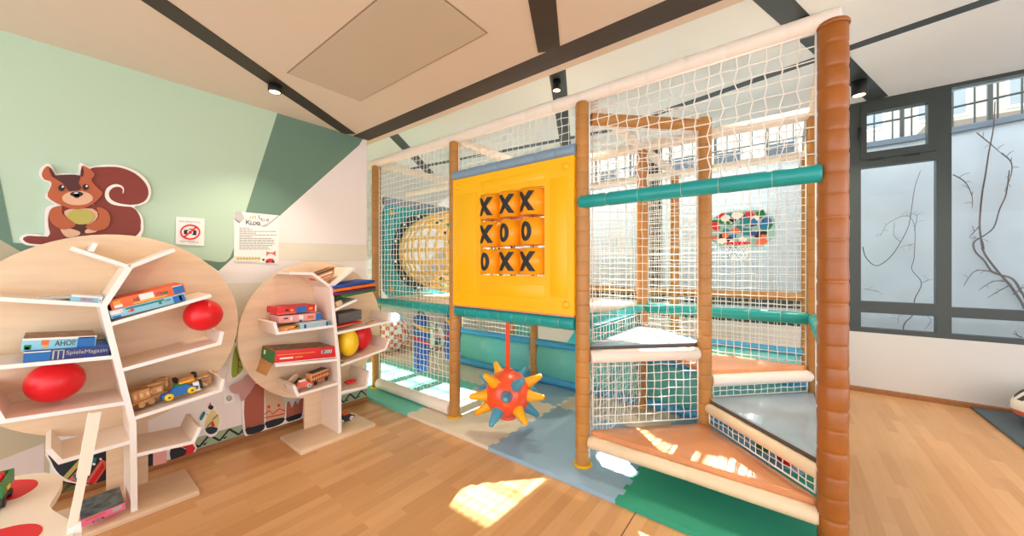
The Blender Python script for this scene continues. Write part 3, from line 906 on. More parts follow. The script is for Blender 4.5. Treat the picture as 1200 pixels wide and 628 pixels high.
# spiked ball ----------------------------------------------------------
bc = Vector((-1.765, YS[0]-.02, .385)); br_ = .182
t = thing('spiked_ball', 'hanging orange-red ball with yellow and blue cone spikes below the yellow panel', 'hanging ball', bc)
q = MB(); q.ball(bc, br_, 36)
q.lathe(bc-Vector((0, 0, br_+.012)), [(.05, 0), (.066, .004), (.066, .022), (.05, .034)], 24)
q.build('ball', M_ballo, t)
q = MB()
n_ = 8
P = [bc+Vector((0, 0, br_-.01)), bc+Vector((0, 0, br_+.1)), Vector((bc.x, bc.y, RZ-.05))]
for p0, p1 in ((P[0], P[2]),): q.box((p0+p1)/2, (.036, .008, (p1-p0).length))
q.box(bc+Vector((0, 0, br_+.005)), (.06, .05, .02)); q.build('strap', M_ballo, t)
view = Vector((-bc.x, -bc.y, CH-bc.z)).normalized(); vr = view.cross(Vector((0, 0, 1))).normalized()*-1; vu = vr.cross(view).normalized()*-1
vr = RT.copy(); vu = view.cross(vr).normalized()
if vu.z < 0: vu = -vu
sp = [(-17, 28, .45, 'y'), (-34, 14, .2, 'y'), (13, 21, .62, 'b'), (-3, -6, 1, 'b'), (-37, -10, .25, 'y'), (36, 17, .15, 'y'), (36, -3, .35, 'y'), (14, -27, .6, 'y'), (-16, -28, .5, 'b'),
      (30, -24, -.1, 'b'), (-30, -26, -.1, 'y'), (-34, 32, -.5, 'b'), (-36, 8, -.75, 'b'), (18, 38, -.6, 'b'), (34, 8, -.8, 'b'), (-12, 40, -.5, 'y')]
dirs = [(vr*a+vu*b+view*(c*38)).normalized() for a, b, c, k in sp]
dirs = [(-.75, .45, .5), (-.35, .0, .95), (.28, .42, .86), (-.9, -.05, .35), (.86, .42, .22), (.86, -.04, .45), (.42, -.72, .6), (-.52, -.72, .5), (.80, -.58, -.1), (-.80, -.55, -.1),
        (-.74, .58, -.4), (-.86, .16, -.5), (.52, .72, -.5), (.8, .12, -.6), (-.42, .84, -.3), (.02, -.1, 1)]
kind = 'ybbyyyybby' + 'bbbbyb'
dirs = [(-.58, .42, .68), (-.06, -.14, .99), (.36, .30, .88), (-.97, -.08, .22), (.88, .44, .16), (.92, -.10, .36), (.44, -.70, .56), (-.42, -.74, .52), (.80, -.55, -.22), (-.84, -.50, -.16),
        (-.76, .46, -.46), (-.80, .12, -.58), (.50, .66, -.56), (.76, .10, -.64), (-.36, .82, -.44)]
kind = 'ybbyyyybbybbbby'
for d, k in zip(dirs, kind):
    D = (vr*d[0]+vu*d[1]+view*d[2]).normalized()
    q = MB(); q.lathe(bc+D*(br_-.02), [(.044, 0), (.046, .012), (.030, .085), (.020, .135), (.012, .145)], 16, D)
    tag(q.build('spike', M_spike_y if k == 'y' else M_spike_b, t), 'yellow cone spike' if k == 'y' else 'blue cone spike')

# punching bags -----------------------------------------------------
def bag(x, y, z0, z1, r, label, tilt):
    t = thing('punching_bag', label, 'punching bag', (x, y, z0))
    L = z1-z0
    q = MB(); q.lathe((x, y, z0), [(r*.75, 0), (r*.97, .018), (r, .05), (r, L*.5), (r, L-.05), (r*.95, L-.02), (r*.6, L)], 28); q.build('body', M_bag, t)
    for h, m, s_ in ((L*.78, M_cap, -1), (L*.55, M_redc, tilt)):
        q = MB(); vs = []; fs = []
        for k in range(28):
            a = 2*math.pi*k/28; off = s_*.05*math.cos(a-CA)
            vs += [(x+(r+.003)*math.cos(a), y+(r+.003)*math.sin(a), z0+h+off), (x+(r+.003)*math.cos(a), y+(r+.003)*math.sin(a), z0+h+.04+off)]
        for k in range(28): j = (k+1) % 28; fs.append((2*k, 2*j, 2*j+1, 2*k+1))
        q.add(vs, fs, 0, True); tag(q.build('band', m, t), 'yellow band' if m is M_cap else 'red band')
    q = MB()
    for k in range(4):
        a = math.pi/2*k+.4; q.tube([(x+r*.6*math.cos(a), y+r*.6*math.sin(a), z1-.01), (x, y, z1+.10)], .006, 6)
    q.tube([(x, y, z1+.09), (x, y, .97)], .008, 8); q.build('chain', M_dark, t)


bag(-3.36, 2.62, .19, .83, .088, 'blue punching bag hanging lower, farther from the tan post, yellow and red bands', -1)
bag(-3.02, 2.80, .34, .86, .090, 'blue punching bag hanging higher, close beside the tan post', 1)

# basketball board ----------------------------------------------------
hb = at(868, 268, y=4.74)
t = thing('basketball_hoop', 'graffiti patterned basketball backboard hanging on the net near the window', 'basketball hoop', hb)
W_, H_ = .62, .42
o = [(-W_/2, -.10), (-W_*.33, -H_*.5), (W_*.33, -H_*.5), (W_/2, -.10), (W_/2, .08), (W_*.42, .15), (W_*.2, H_*.5), (-W_*.2, H_*.5), (-W_*.42, .15), (-W_/2, .08)]
q = MB(); q.prism([hb+Vector((a, 0, b)) for a, b in o], (0, .02, 0)); bd = q.build('backboard', mat('grey green board', (150, 190, 184), .4), t)
rnd = random.Random(5); q = MB(); pal = 8
for k in range(60):
    a, b = rnd.uniform(-.27, .27), rnd.uniform(-.16, .17); s_ = rnd.uniform(.035, .07)
    if abs(a) > .2 and abs(b) > .1: continue
    n_ = rnd.choice((4, 5, 6, 7)); a0 = rnd.uniform(0, 6)
    q.prism([hb+Vector((a+s_*rnd.uniform(.6, 1.2)*math.cos(a0+6.283*i/n_), -.0005-.0004*k/10, b+s_*rnd.uniform(.5, 1)*math.sin(a0+6.283*i/n_))) for i in range(n_)], (0, -.0004, 0), rnd.randrange(pal))
q.build('graffiti_print', [M_bluec, M_orc, M_green, M_navy, M_redc, M_ink, M_paper, M_tealc], bd)
q = MB(); rc = hb+Vector((-.02, -.14, -.17)); q.tube([rc+Vector((.12*math.cos(a), .12*math.sin(a), 0)) for a in [2*math.pi*i/28 for i in range(28)]], .009, 8, closed=True)
q.box(hb+Vector((-.02, -.012, -.17)), (.1, .02, .05)); q.build('rim', M_redc, t)
q = MB()
for k in range(12):
    for s_ in (-1, 1):
        P = []
        for i in range(6):
            a = 2*math.pi*(k+s_*i*.5)/12; rr = .12-.045*i/5; P.append(rc+Vector((rr*math.cos(a), rr*math.sin(a), -.04*i)))
        q.tube(P, .003, 4, mi=1 if 2 < k < 6 else 0)
q.build('hoop_net', [M_net, M_bluec], t)
# a red and a green ball lying behind the stair net
for (a, b, rr, m, lb) in ((.0, 3.1, .06, M_red, 'small red ball on the mat behind the stair net'), (-.14, 3.22, .05, M_green, 'small green ball on the mat behind the stair net, beside the red one')):
    q = MB(); q.ball((a, b, MT+rr), rr, 20); q.tube([(a+rr*1.0*math.cos(i*.2618), b+rr*1.0*math.sin(i*.2618), MT+rr) for i in range(24)], .0015, 4, closed=True)
    tag(q.build('play_ball', m), lb, 'ball')

# ------------------------------------------------------------------ tree bookcases
BX = -3.23   # back of the round board


def yz(px, x): return [(p.y, p.z) for p in (at(a, b, x=x) for a, b in px)]


def board(name, parent, px, fx, th=.02, x0=BX+.022, mats=None, yzpts=None):
    """shelf board: measured front edge line, swept back to the round board"""
    P = yzpts or yz(px, fx); n = len(P); L, Rr = [], []
    for i in range(n):
        p = Vector(P[i])
        if 0 < i < n-1:
            u = (p-Vector(P[i-1])).normalized(); v = (Vector(P[i+1])-p).normalized()
            n1 = Vector((-u.y, u.x)); n2 = Vector((-v.y, v.x)); m = (n1+n2).normalized(); w = th/2/max(.4, m.dot(n1))
        else:
            d = (Vector(P[1])-Vector(P[0])) if i == 0 else (p-Vector(P[i-1])); d.normalize(); m = Vector((-d.y, d.x)); w = th/2
        L.append(p+m*w); Rr.append(p-m*w)
    o = L+Rr[::-1]
    q = MB(); q.prism([(x0, a.x, a.y) for a in o], (fx-x0, 0, 0), 0, mcap=1)
    return q.build(name, mats or [M_shelf, M_edgew], parent)


def bookcase(label, cy, cz, rad, fx, trunk, arms, leg, base):
    t = thing('tree_bookcase', label, 'bookcase', (-3.05, cy, 0))
    a = [(cy+rad*math.cos(2*math.pi*i/72), cz+rad*math.sin(2*math.pi*i/72)) for i in range(72)]
    q = MB(); q.prism([(BX, u, v) for u, v in a], (.02, 0, 0)); q.build('round_back', M_ply, t)
    q = bx(BX, BX+.018, leg[0], leg[1], .03, cz-rad*.80); q.build('back_leg', M_ply, t)
    q = MB(); q.rbox(((BX-2.84)/2, (base[0]+base[1])/2, .015), (2.84+BX if False else abs(BX+2.84), base[1]-base[0], .03), .004); q.build('base', M_plyv, t)
    board('trunk', t, None, fx, .026, BX+.021, yzpts=trunk)
    for nm, px in arms: board(nm, t, px, fx)
    return t


F1, F2 = -2.885, -2.905
k3 = crop(0, 270, 2.99); k4 = crop(110, 270, 4.188); k5 = crop(120, 400, 4.188); k6 = crop(0, 400, 3.927)
tr1 = yz([(152, 313), (121, 359), (156, 497), (155.5, 599)], F1); tr1[-1] = (tr1[-2][0]+.005, .031)
lip = lambda pts: pts
shelf1 = bookcase('large tree-shaped bookcase with a round birch back, nearest the left edge', .25, 1.0, .592, F1, tr1, [
    ('branch', [(152, 313)]+k3([(248, 62)])), ('branch', k3([(318, 74), (335, 44)])), ('branch', [(152, 313)]+k4([(397, 95)])),
    ('shelf', [(-45, 348), (0, 350.5), (118, 357.6)]), ('shelf', k4([(76, 463), (577, 320)])), ('shelf', [(-48, 432), (0, 430.5), (132, 418.6)]),
    ('shelf', k5([(98, 141), (575, 10)])+k4([(630, 497)])), ('shelf', [(-16, 462), (3, 494), (146, 472.4)]), ('shelf', k5([(158, 378), (580, 241), (592, 184)])),
    ('shelf', k6([(222, 498), (278, 556), (600, 463)])), ('shelf', k5([(163, 560), (445, 495), (480, 420)]))], (.20, .375), (-.02, .555))
q7 = crop(270, 300, 5.233); q8 = crop(270, 390, 4.483); q9 = crop(380, 355, 8.378); q10 = crop(360, 300, 10.467)
tr2 = yz([(388, 336.5), (396.5, 419), (398, 447), (398, 506)], F2); tr2[-1] = (tr2[-2][0]+.003, .031)
shelf2 = bookcase('smaller tree-shaped bookcase with a round birch back beside the net, right of the large one', 1.42, .86, .58, F2, tr2, [
    ('branch', [(388, 336.5)]+q7([(505, 108), (360, 105)])), ('branch', [(388, 336.5)]+q10([(580, 150)])),
    ('shelf', q7([(632, 430), (290, 475), (270, 408)])), ('shelf', q8([(578, 262), (355, 328), (332, 278)])), ('shelf', q9([(95, 75), (250, 0), (320, -32)])),
    ('shelf', q9([(120, 301), (635, 185), (645, 90)])), ('shelf', q9([(165, 615), (600, 455), (640, 350)])), ('shelf', q8([(578, 314), (715, 285), (728, 200)])),
    ('shelf', q8([(567, 141), (238, 172)]))], (1.30, 1.47), (1.125, 1.73))


# ------------------------------------------------------------------ boxes and toys on the shelves
def frame_on(px0, px1, fx):
    a, b = at(*px0, x=fx), at(*px1, x=fx); d = b-a; return a, math.atan2(d.z, d.y), d.length


def game_box(name, label, cat, p0, p1, h, depth, fx, lidm, traym, topm, prints=(), texts=(), lid=.75, group=None, tilt=0, dh=None, back=0):
    """p0,p1: measured lower front corners (pixels) on plane x=fx; prints: (u0,v0,u1,v1,mat) on the front"""
    a, ang, w = frame_on(p0, p1, fx); ang += tilt
    t = thing(name, label, cat, a, group, (ang, 0, 0))
    q = MB(); q.rbox((-depth/2, w/2, h*(1-lid)/2+.001), (depth-.006, w-.006, h*(1-lid)), .0015); q.build('tray', traym, t, local=True)
    q = MB(); mats = [lidm, topm]; b0 = h*(1-lid)
    q.rbox((-depth/2, w/2, (b0+h)/2), (depth, w, h-b0), .0015)
    q.box((-depth/2, w/2, h+.0004), (depth-.004, w-.004, .0008), 1)
    for (u0, v0, u1, v1, m) in prints:
        if m not in mats: mats.append(m)
        q.box((.0006, w*(u0+u1)/2, h*(v0+v1)/2), (.0012, w*(u1-u0), h*(v1-v0)), mats.index(m))
    for (s_, u, v, hh, ww, m) in texts:
        if m not in mats: mats.append(m)
        q.text(s_, (.0014, w*u, h*v), (0, 1, 0), (0, 0, 1), h*hh, mats.index(m), w=w*ww if ww else None)
    q.build('lid', mats, t, local=True)
    return t


G1 = F1-.008
# large bookcase ------------------------------------------------------
game_box('board_game', 'light blue game box with black lettering, upper of two left of the trunk', 'board game', (24.3, 412.3), (111.5, 407), .062, .26, G1-.012, M_skyc, M_paper, M_photo,
         [(.0, .84, 1, 1, M_paper), (.73, .04, .985, .84, M_bluec), (.735, .84, .98, .93, M_paper), (.03, .12, .12, .5, M_green), (.045, .15, .10, .36, M_gold), (.24, .45, .34, .82, M_orc), (.27, .18, .33, .44, M_gold)],
         [('AHOI!', .42, .3, .45, .28, M_ink)], lid=.97)
game_box('board_game', 'dark blue game box with pale lettering, under a light blue one left of the trunk', 'board game', (26.5, 425.5), (127.5, 417.2), .056, .27, G1, M_navy, M_paper, M_bluec,
         [(.0, .06, .29, .82, M_bluec), (.0, .83, .29, .92, M_paper), (.31, .1, .33, .9, M_ltgrey), (.37, .1, .385, .9, M_ltgrey), (.43, .1, .445, .9, M_ltgrey), (.31, .84, .445, .92, M_ltgrey)],
         [('SpieleMagazin', .47, .34, .46, .5, M_ltgrey)], lid=.97)
game_box('board_game', 'orange game box with a blue end stripe on the sloping shelf, upper of two', 'board game', (131.5, 363.8), (218.5, 342.3), .055, .24, G1-.01, M_orc, M_paper, M_orc,
         [(.83, .08, .985, .86, M_bluec), (.83, .86, .97, .94, M_paper), (.37, .3, .56, .92, M_paper), (.27, .1, .72, .26, M_gold), (.04, .45, .13, .8, M_gold), (.04, .12, .14, .42, M_paper), (.7, .35, .75, .65, M_green)],
         [('VTRN', .585, .34, .36, .11, M_navy), ('AB', .28, .34, .36, .08, M_purple)], lid=.97)
game_box('board_game', 'light blue game box with a blue end on the sloping shelf, under the orange one', 'board game', (131, 374.4), (219, 352), .045, .25, G1, M_skyc, M_paper, M_paper,
         [(.82, .06, .985, .94, M_bluec), (.91, .15, .945, .9, M_ltgrey), (.01, .5, .16, .94, M_paper), (.02, .06, .12, .3, M_bluec), (.25, .35, .29, .7, M_redc), (.21, .36, .25, .55, M_orc), (.2, .72, .7, .94, M_tealc), (.62, .4, .66, .7, M_green)],
         [('UNO', .71, .52, .3, .08, M_ink), ('S', .13, .5, .3, .02, M_redc)], lid=.97)
game_box('card_game', 'flat light blue card game box left of the trunk on the top left shelf', 'card game', (82, 353.5), (119, 355.5), .036, .12, G1-.01, M_skyc, M_paper, M_paper,
         [(.0, .75, 1, .98, M_paper), (.88, .1, .98, .7, M_paper), (.91, .3, .95, .55, M_redc)], [('MEMO', .3, .25, .4, .4, M_redc)], lid=.95)
a = at(98, 348, x=F1-.16)
q = MB(); q.rbox((a.x, a.y-.02, a.z+.005), (.15, .27, .014), .003); tag(q.build('clear_case', mat('clear grey plastic', (200, 200, 194), .2)), 'flat translucent grey case lying behind the small card game', 'case')


def sphere(label, cx, cy, x, r, m, sc=(1, 1, 1)):
    c = at(cx, cy, x=x); t = thing('balloon', label, 'balloon', c)
    q = MB(); q.ball(c, r, 32, sc=sc); q.build('skin', m, t)
    d = Vector((-.6, .2, -.3)).normalized(); q = MB(); q.lathe(c+d*(r-.004), [(.012, 0), (.006, .008), (.012, .02)], 12, d); q.build('knot', m, t)
    return c


sphere('red balloon on the left shelf below the dark blue game box', 65, 447, -3.03, .1035, M_red)
sphere('red balloon at the right edge of the large bookcase under the game shelf', 238.5, 369, -2.98, .100, M_red)
M_ballo2 = M_red
sphere('red balloon on the small bookcase, behind the yellow one', 421, 393.5, -3.09, .112, M_red, sc=(1, .98, 1.12))
sphere('yellow balloon beside the trunk of the small bookcase', 408, 401, -2.985, .10, M_yb, sc=(1.0, .80, 1.18))

# wooden train blocks
def on_line(p0, p1, f, fx): return at(p0[0]+(p1[0]-p0[0])*f, p0[1]+(p1[1]-p0[1])*f, x=fx)


_, angC, _ = frame_on((159, 487), (257, 454), F1)
for i, (f, dx, dw, hgt, lb) in enumerate([(.045, -.10, .06, .105, 'wooden toy block wagon beside the trunk, first of the row'), (.15, -.10, .07, .10, 'wooden toy block wagon, second from the trunk'),
                                          (.30, -.13, .10, .085, 'wooden toy wagon carrying a log, in the middle of the row'), (.40, -.17, .07, .115, 'tall wooden toy wagon just behind the blue toy car'),
                                          (.70, -.19, .11, .075, 'wooden toy wagon with black ends behind the blue toy car'), (.90, -.15, .08, .06, 'small wooden toy engine at the far end of the row')]):
    c = on_line((159, 487), (257, 454), f, F1); t = thing('wooden_wagon', lb, 'toy train', (F1+dx, c.y, c.z+.012), 'wooden toy wagons', (angC, 0, (.5, .2, -.1, .35, .1, -.3)[i]))
    q = MB(); q.rbox((0, 0, .028), (.05, dw, .022), .003); q.build('chassis', M_wood, t, local=True)
    q = MB(); q.rbox((0, 0, .04+(hgt-.04)/2), (.046, dw*.8, hgt-.04), .006)
    for s_ in (-1, 1): q.box((.0235, s_*dw*.2, .04+(hgt-.04)*.5), (.002, dw*.2, (hgt-.04)*.4), 1)
    if i in (2,): q.tube([(0, -dw*.55, hgt+.012), (0, dw*.55, hgt+.012)], .014, 12)
    if i == 4: q.box((0, -dw*.42, hgt-.006), (.05, .016, .03), 2); q.box((0, dw*.42, hgt-.006), (.05, .016, .03), 2)
    q.build('cargo', [M_wood, mat('pale beech', (232, 196, 150), .5), M_ink], t, local=True)
    for sx in (-1, 1):
        for sy in (-1, 1):
            q = MB(); q.lathe((sx*.022, sy*dw*.3, .016), [(.015, 0), (.016, .002), (.016, .007), (.013, .009)], 14, (sx, 0, 0)); q.build('wheel', M_wood if i % 2 else mat('dark beech', (120, 76, 42), .5), t, local=True)


def toy_car(name, label, c, ang, rz, s, bodym, wheelm, cabm, stripe=None):
    t = thing(name, label, 'toy car', c, rot=(ang, 0, rz))
    P = [(-.07, .012), (.07, .012), (.075, .03), (.05, .038), (.03, .058), (-.02, .058), (-.035, .038), (-.072, .034)]
    q = MB(); q.prism([(-.022*s, a*s, b*s) for a, b in P], (.044*s, 0, 0)); q.build('body', bodym, t, local=True)
    q = MB(); q.rbox((0, .005*s, .062*s), (.036*s, .05*s, .012*s), .004*s); q.build('cab', cabm, t, local=True)
    for sx in (-1, 1):
        for sy in (-1, 1):
            q = MB(); q.lathe((sx*.018*s, sy*.045*s, .018*s), [(.015*s, 0), (.018*s, .003*s), (.018*s, .010*s), (.008*s, .013*s)], 16, (sx, 0, 0), mis=[0, 0, 0]); q.lathe((sx*.0315*s, sy*.045*s, .018*s), [(.005*s, 0), (.004*s, .001*s)], 10, (sx, 0, 0), mi=1)
            q.build('wheel', [wheelm, M_ink], t, local=True)
    return t


c = on_line((159, 487), (257, 454), .56, F1)
t = toy_car('toy_car', 'blue toy car with yellow wheels in front of the wooden wagons', (F1-.055, c.y, c.z+.012), angC, 0, 1.15, M_bluec, M_yb, M_green)
q = MB(); q.rbox((0, .04, .078), (.04, .075, .016), .005); q.build('roof', M_spike_y, t, local=True)
c = on_line((159, 487), (257, 454), .76, F1)
t = thing('toy_figure', 'small white and black toy block at the nose of the blue toy car', 'toy', (F1-.05, c.y, c.z+.012), rot=(angC, 0, 0))
q = MB(); q.rbox((0, 0, .03), (.03, .03, .06), .005); q.build('body', M_paper, t, local=True); q = MB(); q.rbox((0, .022, .035), (.034, .014, .05), .004); q.build('face', M_ink, t, local=True)
# box on the base
game_box('board_game', 'pink sided game box lying on the base of the large bookcase', 'board game', (95, 619), (147.5, 597), .040, .24, -2.87, M_pinkc, M_pinkc, mat('dark teal picture print', (84, 96, 98), .4, noise=.6, nscale=22),
         [(.1, .62, .55, .9, M_coral), (.70, .4, .92, .86, M_ltgrey), (.25, .08, .5, .3, M_navy)], [('SPIEL', .27, .12, .16, .2, M_paper)], lid=.9)
# small bookcase --------------------------------------------------------
G2 = F2-.008
a = at(381, 324, x=F2-.08); _, an, _ = frame_on((366, 320), (388, 336), F2)
t = thing('toy_boat', 'small brown striped boat-shaped basket on top of the small bookcase', 'basket', (F2-.11, a.y-.01, a.z-.005), rot=(an*.0+.35, 0, .0))
P = [(-.095, .05), (-.075, .0), (-.02, -.03), (.03, -.03), (.08, .0), (.10, .055)]
q = MB(); q.prism([(-.05, u, v) for u, v in P], (.1, 0, 0)); q.build('hull', M_kraft, t, local=True)
q = MB()
for k, (v, m) in enumerate(((.043, 0), (.02, 1), (-.005, 2))):
    w = .092-.022*k; q.box((.051, .003, v), (.003, 2*w*.92, .010), m)
q.rbox((0, .003, .052), (.086, .15, .006), .002, 3); q.build('stripes', [M_ink, M_paper, M_blush, mat('dark inside', (120, 72, 36), .7)], t, local=True)
# folded boards
p0, p1 = (390, 347), (441, 340)
for k, (m, nm, y0_, y1_, xa, xb) in enumerate([(M_green, 'green', 347.4, 339.6, 401, 441), (M_purple, 'plum', 345.2, 337.2, 392.5, 441), (M_orc, 'orange', 341, 333.2, 392, 440.5), (M_blue, 'blue', 337.1, 329.4, 391.5, 439.5)]):
    dep = .30
    a, an, w = frame_on((xa, y0_+1.5), (xb, y1_+1.5), F2+.03)
    t = thing('foam_board', '%s folded foam board in the stack sticking out of the small bookcase' % nm, 'foam board', a, 'folded foam boards', (an, 0, 0))
    q = MB(); q.rbox((-dep/2, w/2, .012), (dep, w, .023), .004); q.build('board', {'blue': mat('royal blue foam', (20, 76, 170), .6), 'orange': mat('orange foam', (250, 120, 20), .6), 'plum': M_purple, 'green': M_green}[nm], t, local=True)
    q = MB(); q.box((.0005, w*.5, .012), (.001, w*.985, .002)); q.build('seam', M_ink, t, local=True)
a = at(397, 357.5, x=F2-.04)
t = thing('toy_cube', 'cream toy cube under the folded foam boards', 'toy', (F2-.06, a.y, a.z-.028), rot=(.32, 0, .25))
q = MB(); q.rbox((0, 0, .033), (.07, .075, .066), .01); q.build('body', mat('cream felt', (232, 214, 178), .8), t, local=True); q = MB(); q.box((.036, -.035, .035), (.002, .006, .05)); q.build('seam', M_redc, t, local=True)
game_box('storage_box', 'grey lidded box on the right shelf of the small bookcase', 'box', (397, 379.8), (424.5, 374), .085, .16, G2-.10, mat('charcoal card', (104, 104, 104), .6), mat('charcoal card', (104, 104, 104), .6), mat('dark charcoal card', (58, 58, 60), .6), [], [], lid=.5)
game_box('picture_book', 'thin red book lying in front of the grey box', 'book', (394, 385), (424, 378), .012, .12, G2-.02, M_redc, M_paper, M_redc, [(.05, .1, .6, .9, M_coral)], [], lid=.8)
a = at(434, 378, x=F2-.05); t = thing('toy_strip', 'small pale toy track piece on the shelf right of the grey box', 'toy', (F2-.05, a.y, a.z-.004), rot=(.16, 0, .2))
q = MB(); q.rbox((0, 0, .006), (.035, .09, .010), .002); q.build('track', M_sand, t, local=True); q = MB(); q.tube([(0, -.04, .014), (0, .04, .014)], .004, 6); q.build('rail', M_leg, t, local=True)
p = (326, 388.3); p2 = (388, 380.5)
game_box('card_game', 'light blue card game box beside the trunk on the left shelf', 'card game', (352, 387.0), (385.5, 382.2), .045, .14, G2, M_skyc, M_paper, M_paper,
         [(.12, .2, .2, .85, M_navy), (.3, .2, .42, .8, M_ltgrey), (.5, .2, .6, .8, M_ltgrey), (.68, .2, .78, .8, M_ltgrey), (.9, .1, .97, .9, M_navy)], [], lid=.95)
game_box('board_game', 'blush pink game box with a blue end, under the red one', 'board game', (327, 379.4), (376.5, 375.5), .055, .20, G2-.07, M_blush, M_paper, M_blush,
         [(.86, .0, 1, 1, M_bluec), (.25, .3, .3, .8, M_paper), (.45, .2, .55, .9, M_paper), (.1, .55, .2, .75, M_purple), (.65, .3, .8, .7, M_coral), (.46, .0, .52, .3, M_navy)], [], lid=.95, tilt=.03)
game_box('board_game', 'red game box with a blue middle band, topmost of the small stack', 'board game', (324.5, 369.0), (370.5, 366.0), .052, .20, G2-.07, M_redc, M_paper, M_redc,
         [(.47, .02, .74, .94, M_bluec), (.0, .0, .45, .2, M_coral), (.2, .4, .28, .7, M_ink), (.33, .35, .4, .65, M_gold), (.8, .35, .9, .7, M_gold), (.97, .02, 1, .98, M_paper)], [], lid=.95, tilt=.03)
a = at(339, 384.5, x=F2-.06)
t = thing('toy_bag', 'flat brown bag of orange and black toys under the pink game box', 'toy bag', (F2-.08, a.y+.0, a.z-.022), rot=(.1, 0, 0))
q = MB(); q.rbox((0, 0, .02), (.13, .17, .04), .012); q.build('bag', M_kraft, t, local=True)
q = MB(); rnd = random.Random(3)
for k in range(9): q.rbox((.055, -.07+k*.017, .02+rnd.uniform(-.008, .014)), (.03, rnd.uniform(.02, .04), .012), .003, k % 3)
q.build('pieces', [M_ink, M_orc, M_gold], t, local=True)
# big red box
t = game_box('board_game', 'long red game box lying on the middle left shelf of the small bookcase', 'board game', (321.5, 426.3), (393.6, 418.9), .092, .27, G2-.006, M_redc, M_paper, M_photo,
             [(.0, .0, 1, .06, M_paper), (.03, .62, .62, .66, M_gold), (.07, .3, .27, .42, M_paper), (.30, .33, .42, .40, M_gold), (.72, .42, .92, .78, M_greyc)], [('1.300', .73, .46, .28, .18, M_paper)], lid=.99)
a, an, w = frame_on((321.5, 426.3), (393.6, 418.9), G2-.006)
q = MB(); q.box((-.135, -.001, .046), (.26, .002, .085)); q.box((-.20, -.0025, .055), (.03, .002, .03), 1); q.build('side_print', [M_green, M_paper], t, local=True)
q = MB(); q.prism([(-.26, -.002, .0), (-.02, -.002, .0), (-.03, -.03, -.085), (-.24, -.03, -.09)], (0, -.003, 0)); q.build('flap', M_kraft, t, local=True)
# toys on the lowest left shelf
_, anL, _ = frame_on((349, 463), (398, 447), F2)
a = on_line((349, 460), (397, 445.5), .62, F2)
t = thing('toy_bus', 'giraffe-spotted toy bus on the lowest left shelf of the small bookcase', 'toy car', (F2-.09, a.y, a.z+.004), rot=(anL, 0, .25))
q = MB(); q.rbox((0, 0, .055), (.07, .16, .08), .008)
rnd = random.Random(9)
for k in range(16):
    u, v = -.068+(k % 8)*.0195, .035+.035*(k//8); n_ = 5
    q.prism([(.0352, u+.008*math.cos(6.283*i/n_+k), v+.010*math.sin(6.283*i/n_+k)) for i in range(n_)], (.001, 0, 0), 1)
q.build('body', [mat('giraffe orange', (226, 150, 100), .5), mat('giraffe brown', (96, 48, 34), .5)], t, local=True)
q = MB(); q.rbox((0, 0, .097), (.066, .13, .008), .003); q.build('roof', mat('dark green roof', (52, 66, 52), .5), t, local=True)
for sx in (-1, 1):
    for sy in (-1, 1): q = MB(); q.lathe((sx*.03, sy*.05, .017), [(.016, 0), (.017, .008)], 14, (sx, 0, 0)); q.build('wheel', M_dark, t, local=True)
a = on_line((349, 460), (397, 445.5), .14, F2)
t = toy_car('toy_car', 'red and white toy car in front of the giraffe-spotted bus', (F2-.05, a.y+.01, a.z+.004), anL, -.2, 1.0, M_coral, M_ltgrey, M_paper)
t = thing('toy_plane', 'beige toy plane block leaning behind the red and white car', 'toy', (F2-.17, a.y+.0, a.z+.02), rot=(anL+.55, 0, .3))
q = MB(); q.rbox((0, 0, .04), (.04, .12, .05), .012); q.build('body', mat('beige toy', (214, 186, 150), .6), t, local=True); q = MB(); q.rbox((0, .02, .012), (.12, .05, .012), .004); q.build('wing', M_ink, t, local=True)
a = at(411, 448.5, x=F2-.12); t = thing('toy_block', 'flat red toy block on the lowest right shelf', 'toy', (F2-.13, a.y, a.z+.0), rot=(.03, 0, 0))
q = MB(); q.rbox((0, 0, .01), (.06, .085, .018), .004); q.build('body', M_red, t, local=True); q = MB(); q.rbox((0, 0, .02), (.03, .05, .006), .002); q.build('top', M_redc, t, local=True)
a = at(404, 494, z=.031)
toy_car('toy_car', 'black and orange toy car parked on the base of the small bookcase', (a.x, a.y, .031), 0, .15, 1.1, mat('dark blue toy', (40, 44, 60), .5), mat('pale wheel', (226, 222, 212), .5), M_orc)
a = at(401.5, 424.5, x=F2-.02); t = thing('toy_figure', 'tiny green and yellow toy figure beside the trunk under the yellow balloon', 'toy', (F2-.03, a.y+.005, a.z-.025), rot=(.33, 0, 0))
q = MB(); q.lathe((0, 0, 0), [(.012, 0), (.014, .02), (.008, .03)], 14); q.build('body', M_green, t, local=True); q = MB(); q.ball((0, 0, .038), .012, 16); q.build('head', M_gold, t, local=True)

# ------------------------------------------------------------------ wall cut-outs and signs
class Cut:
    """stack of thin board layers on the mural wall"""
    def __init__(s, name, label, cat, anchor, x=WX+.004):
        s.x = x; a = at(*anchor, x=WX); s.t = thing(name, label, cat, (WX, a.y, a.z)); s.n = 0

    def P(s, px, x): return [Vector((x, p.y, p.z)) for p in (at(a, b, x=s.x) for a, b in px)]

    def layer(s, name, polys, m, th=.0016, sm=True, k=4, label=None):
        q = MB()
        for pl in polys:
            P = s.P(pl, s.x); P = smooth(P, k) if sm else P
            q.prism([(s.x, p.y, p.z) for p in P], (th, 0, 0))
        s.x += th; o = q.build(name, m, s.t)
        if label: tag(o, label)
        return o


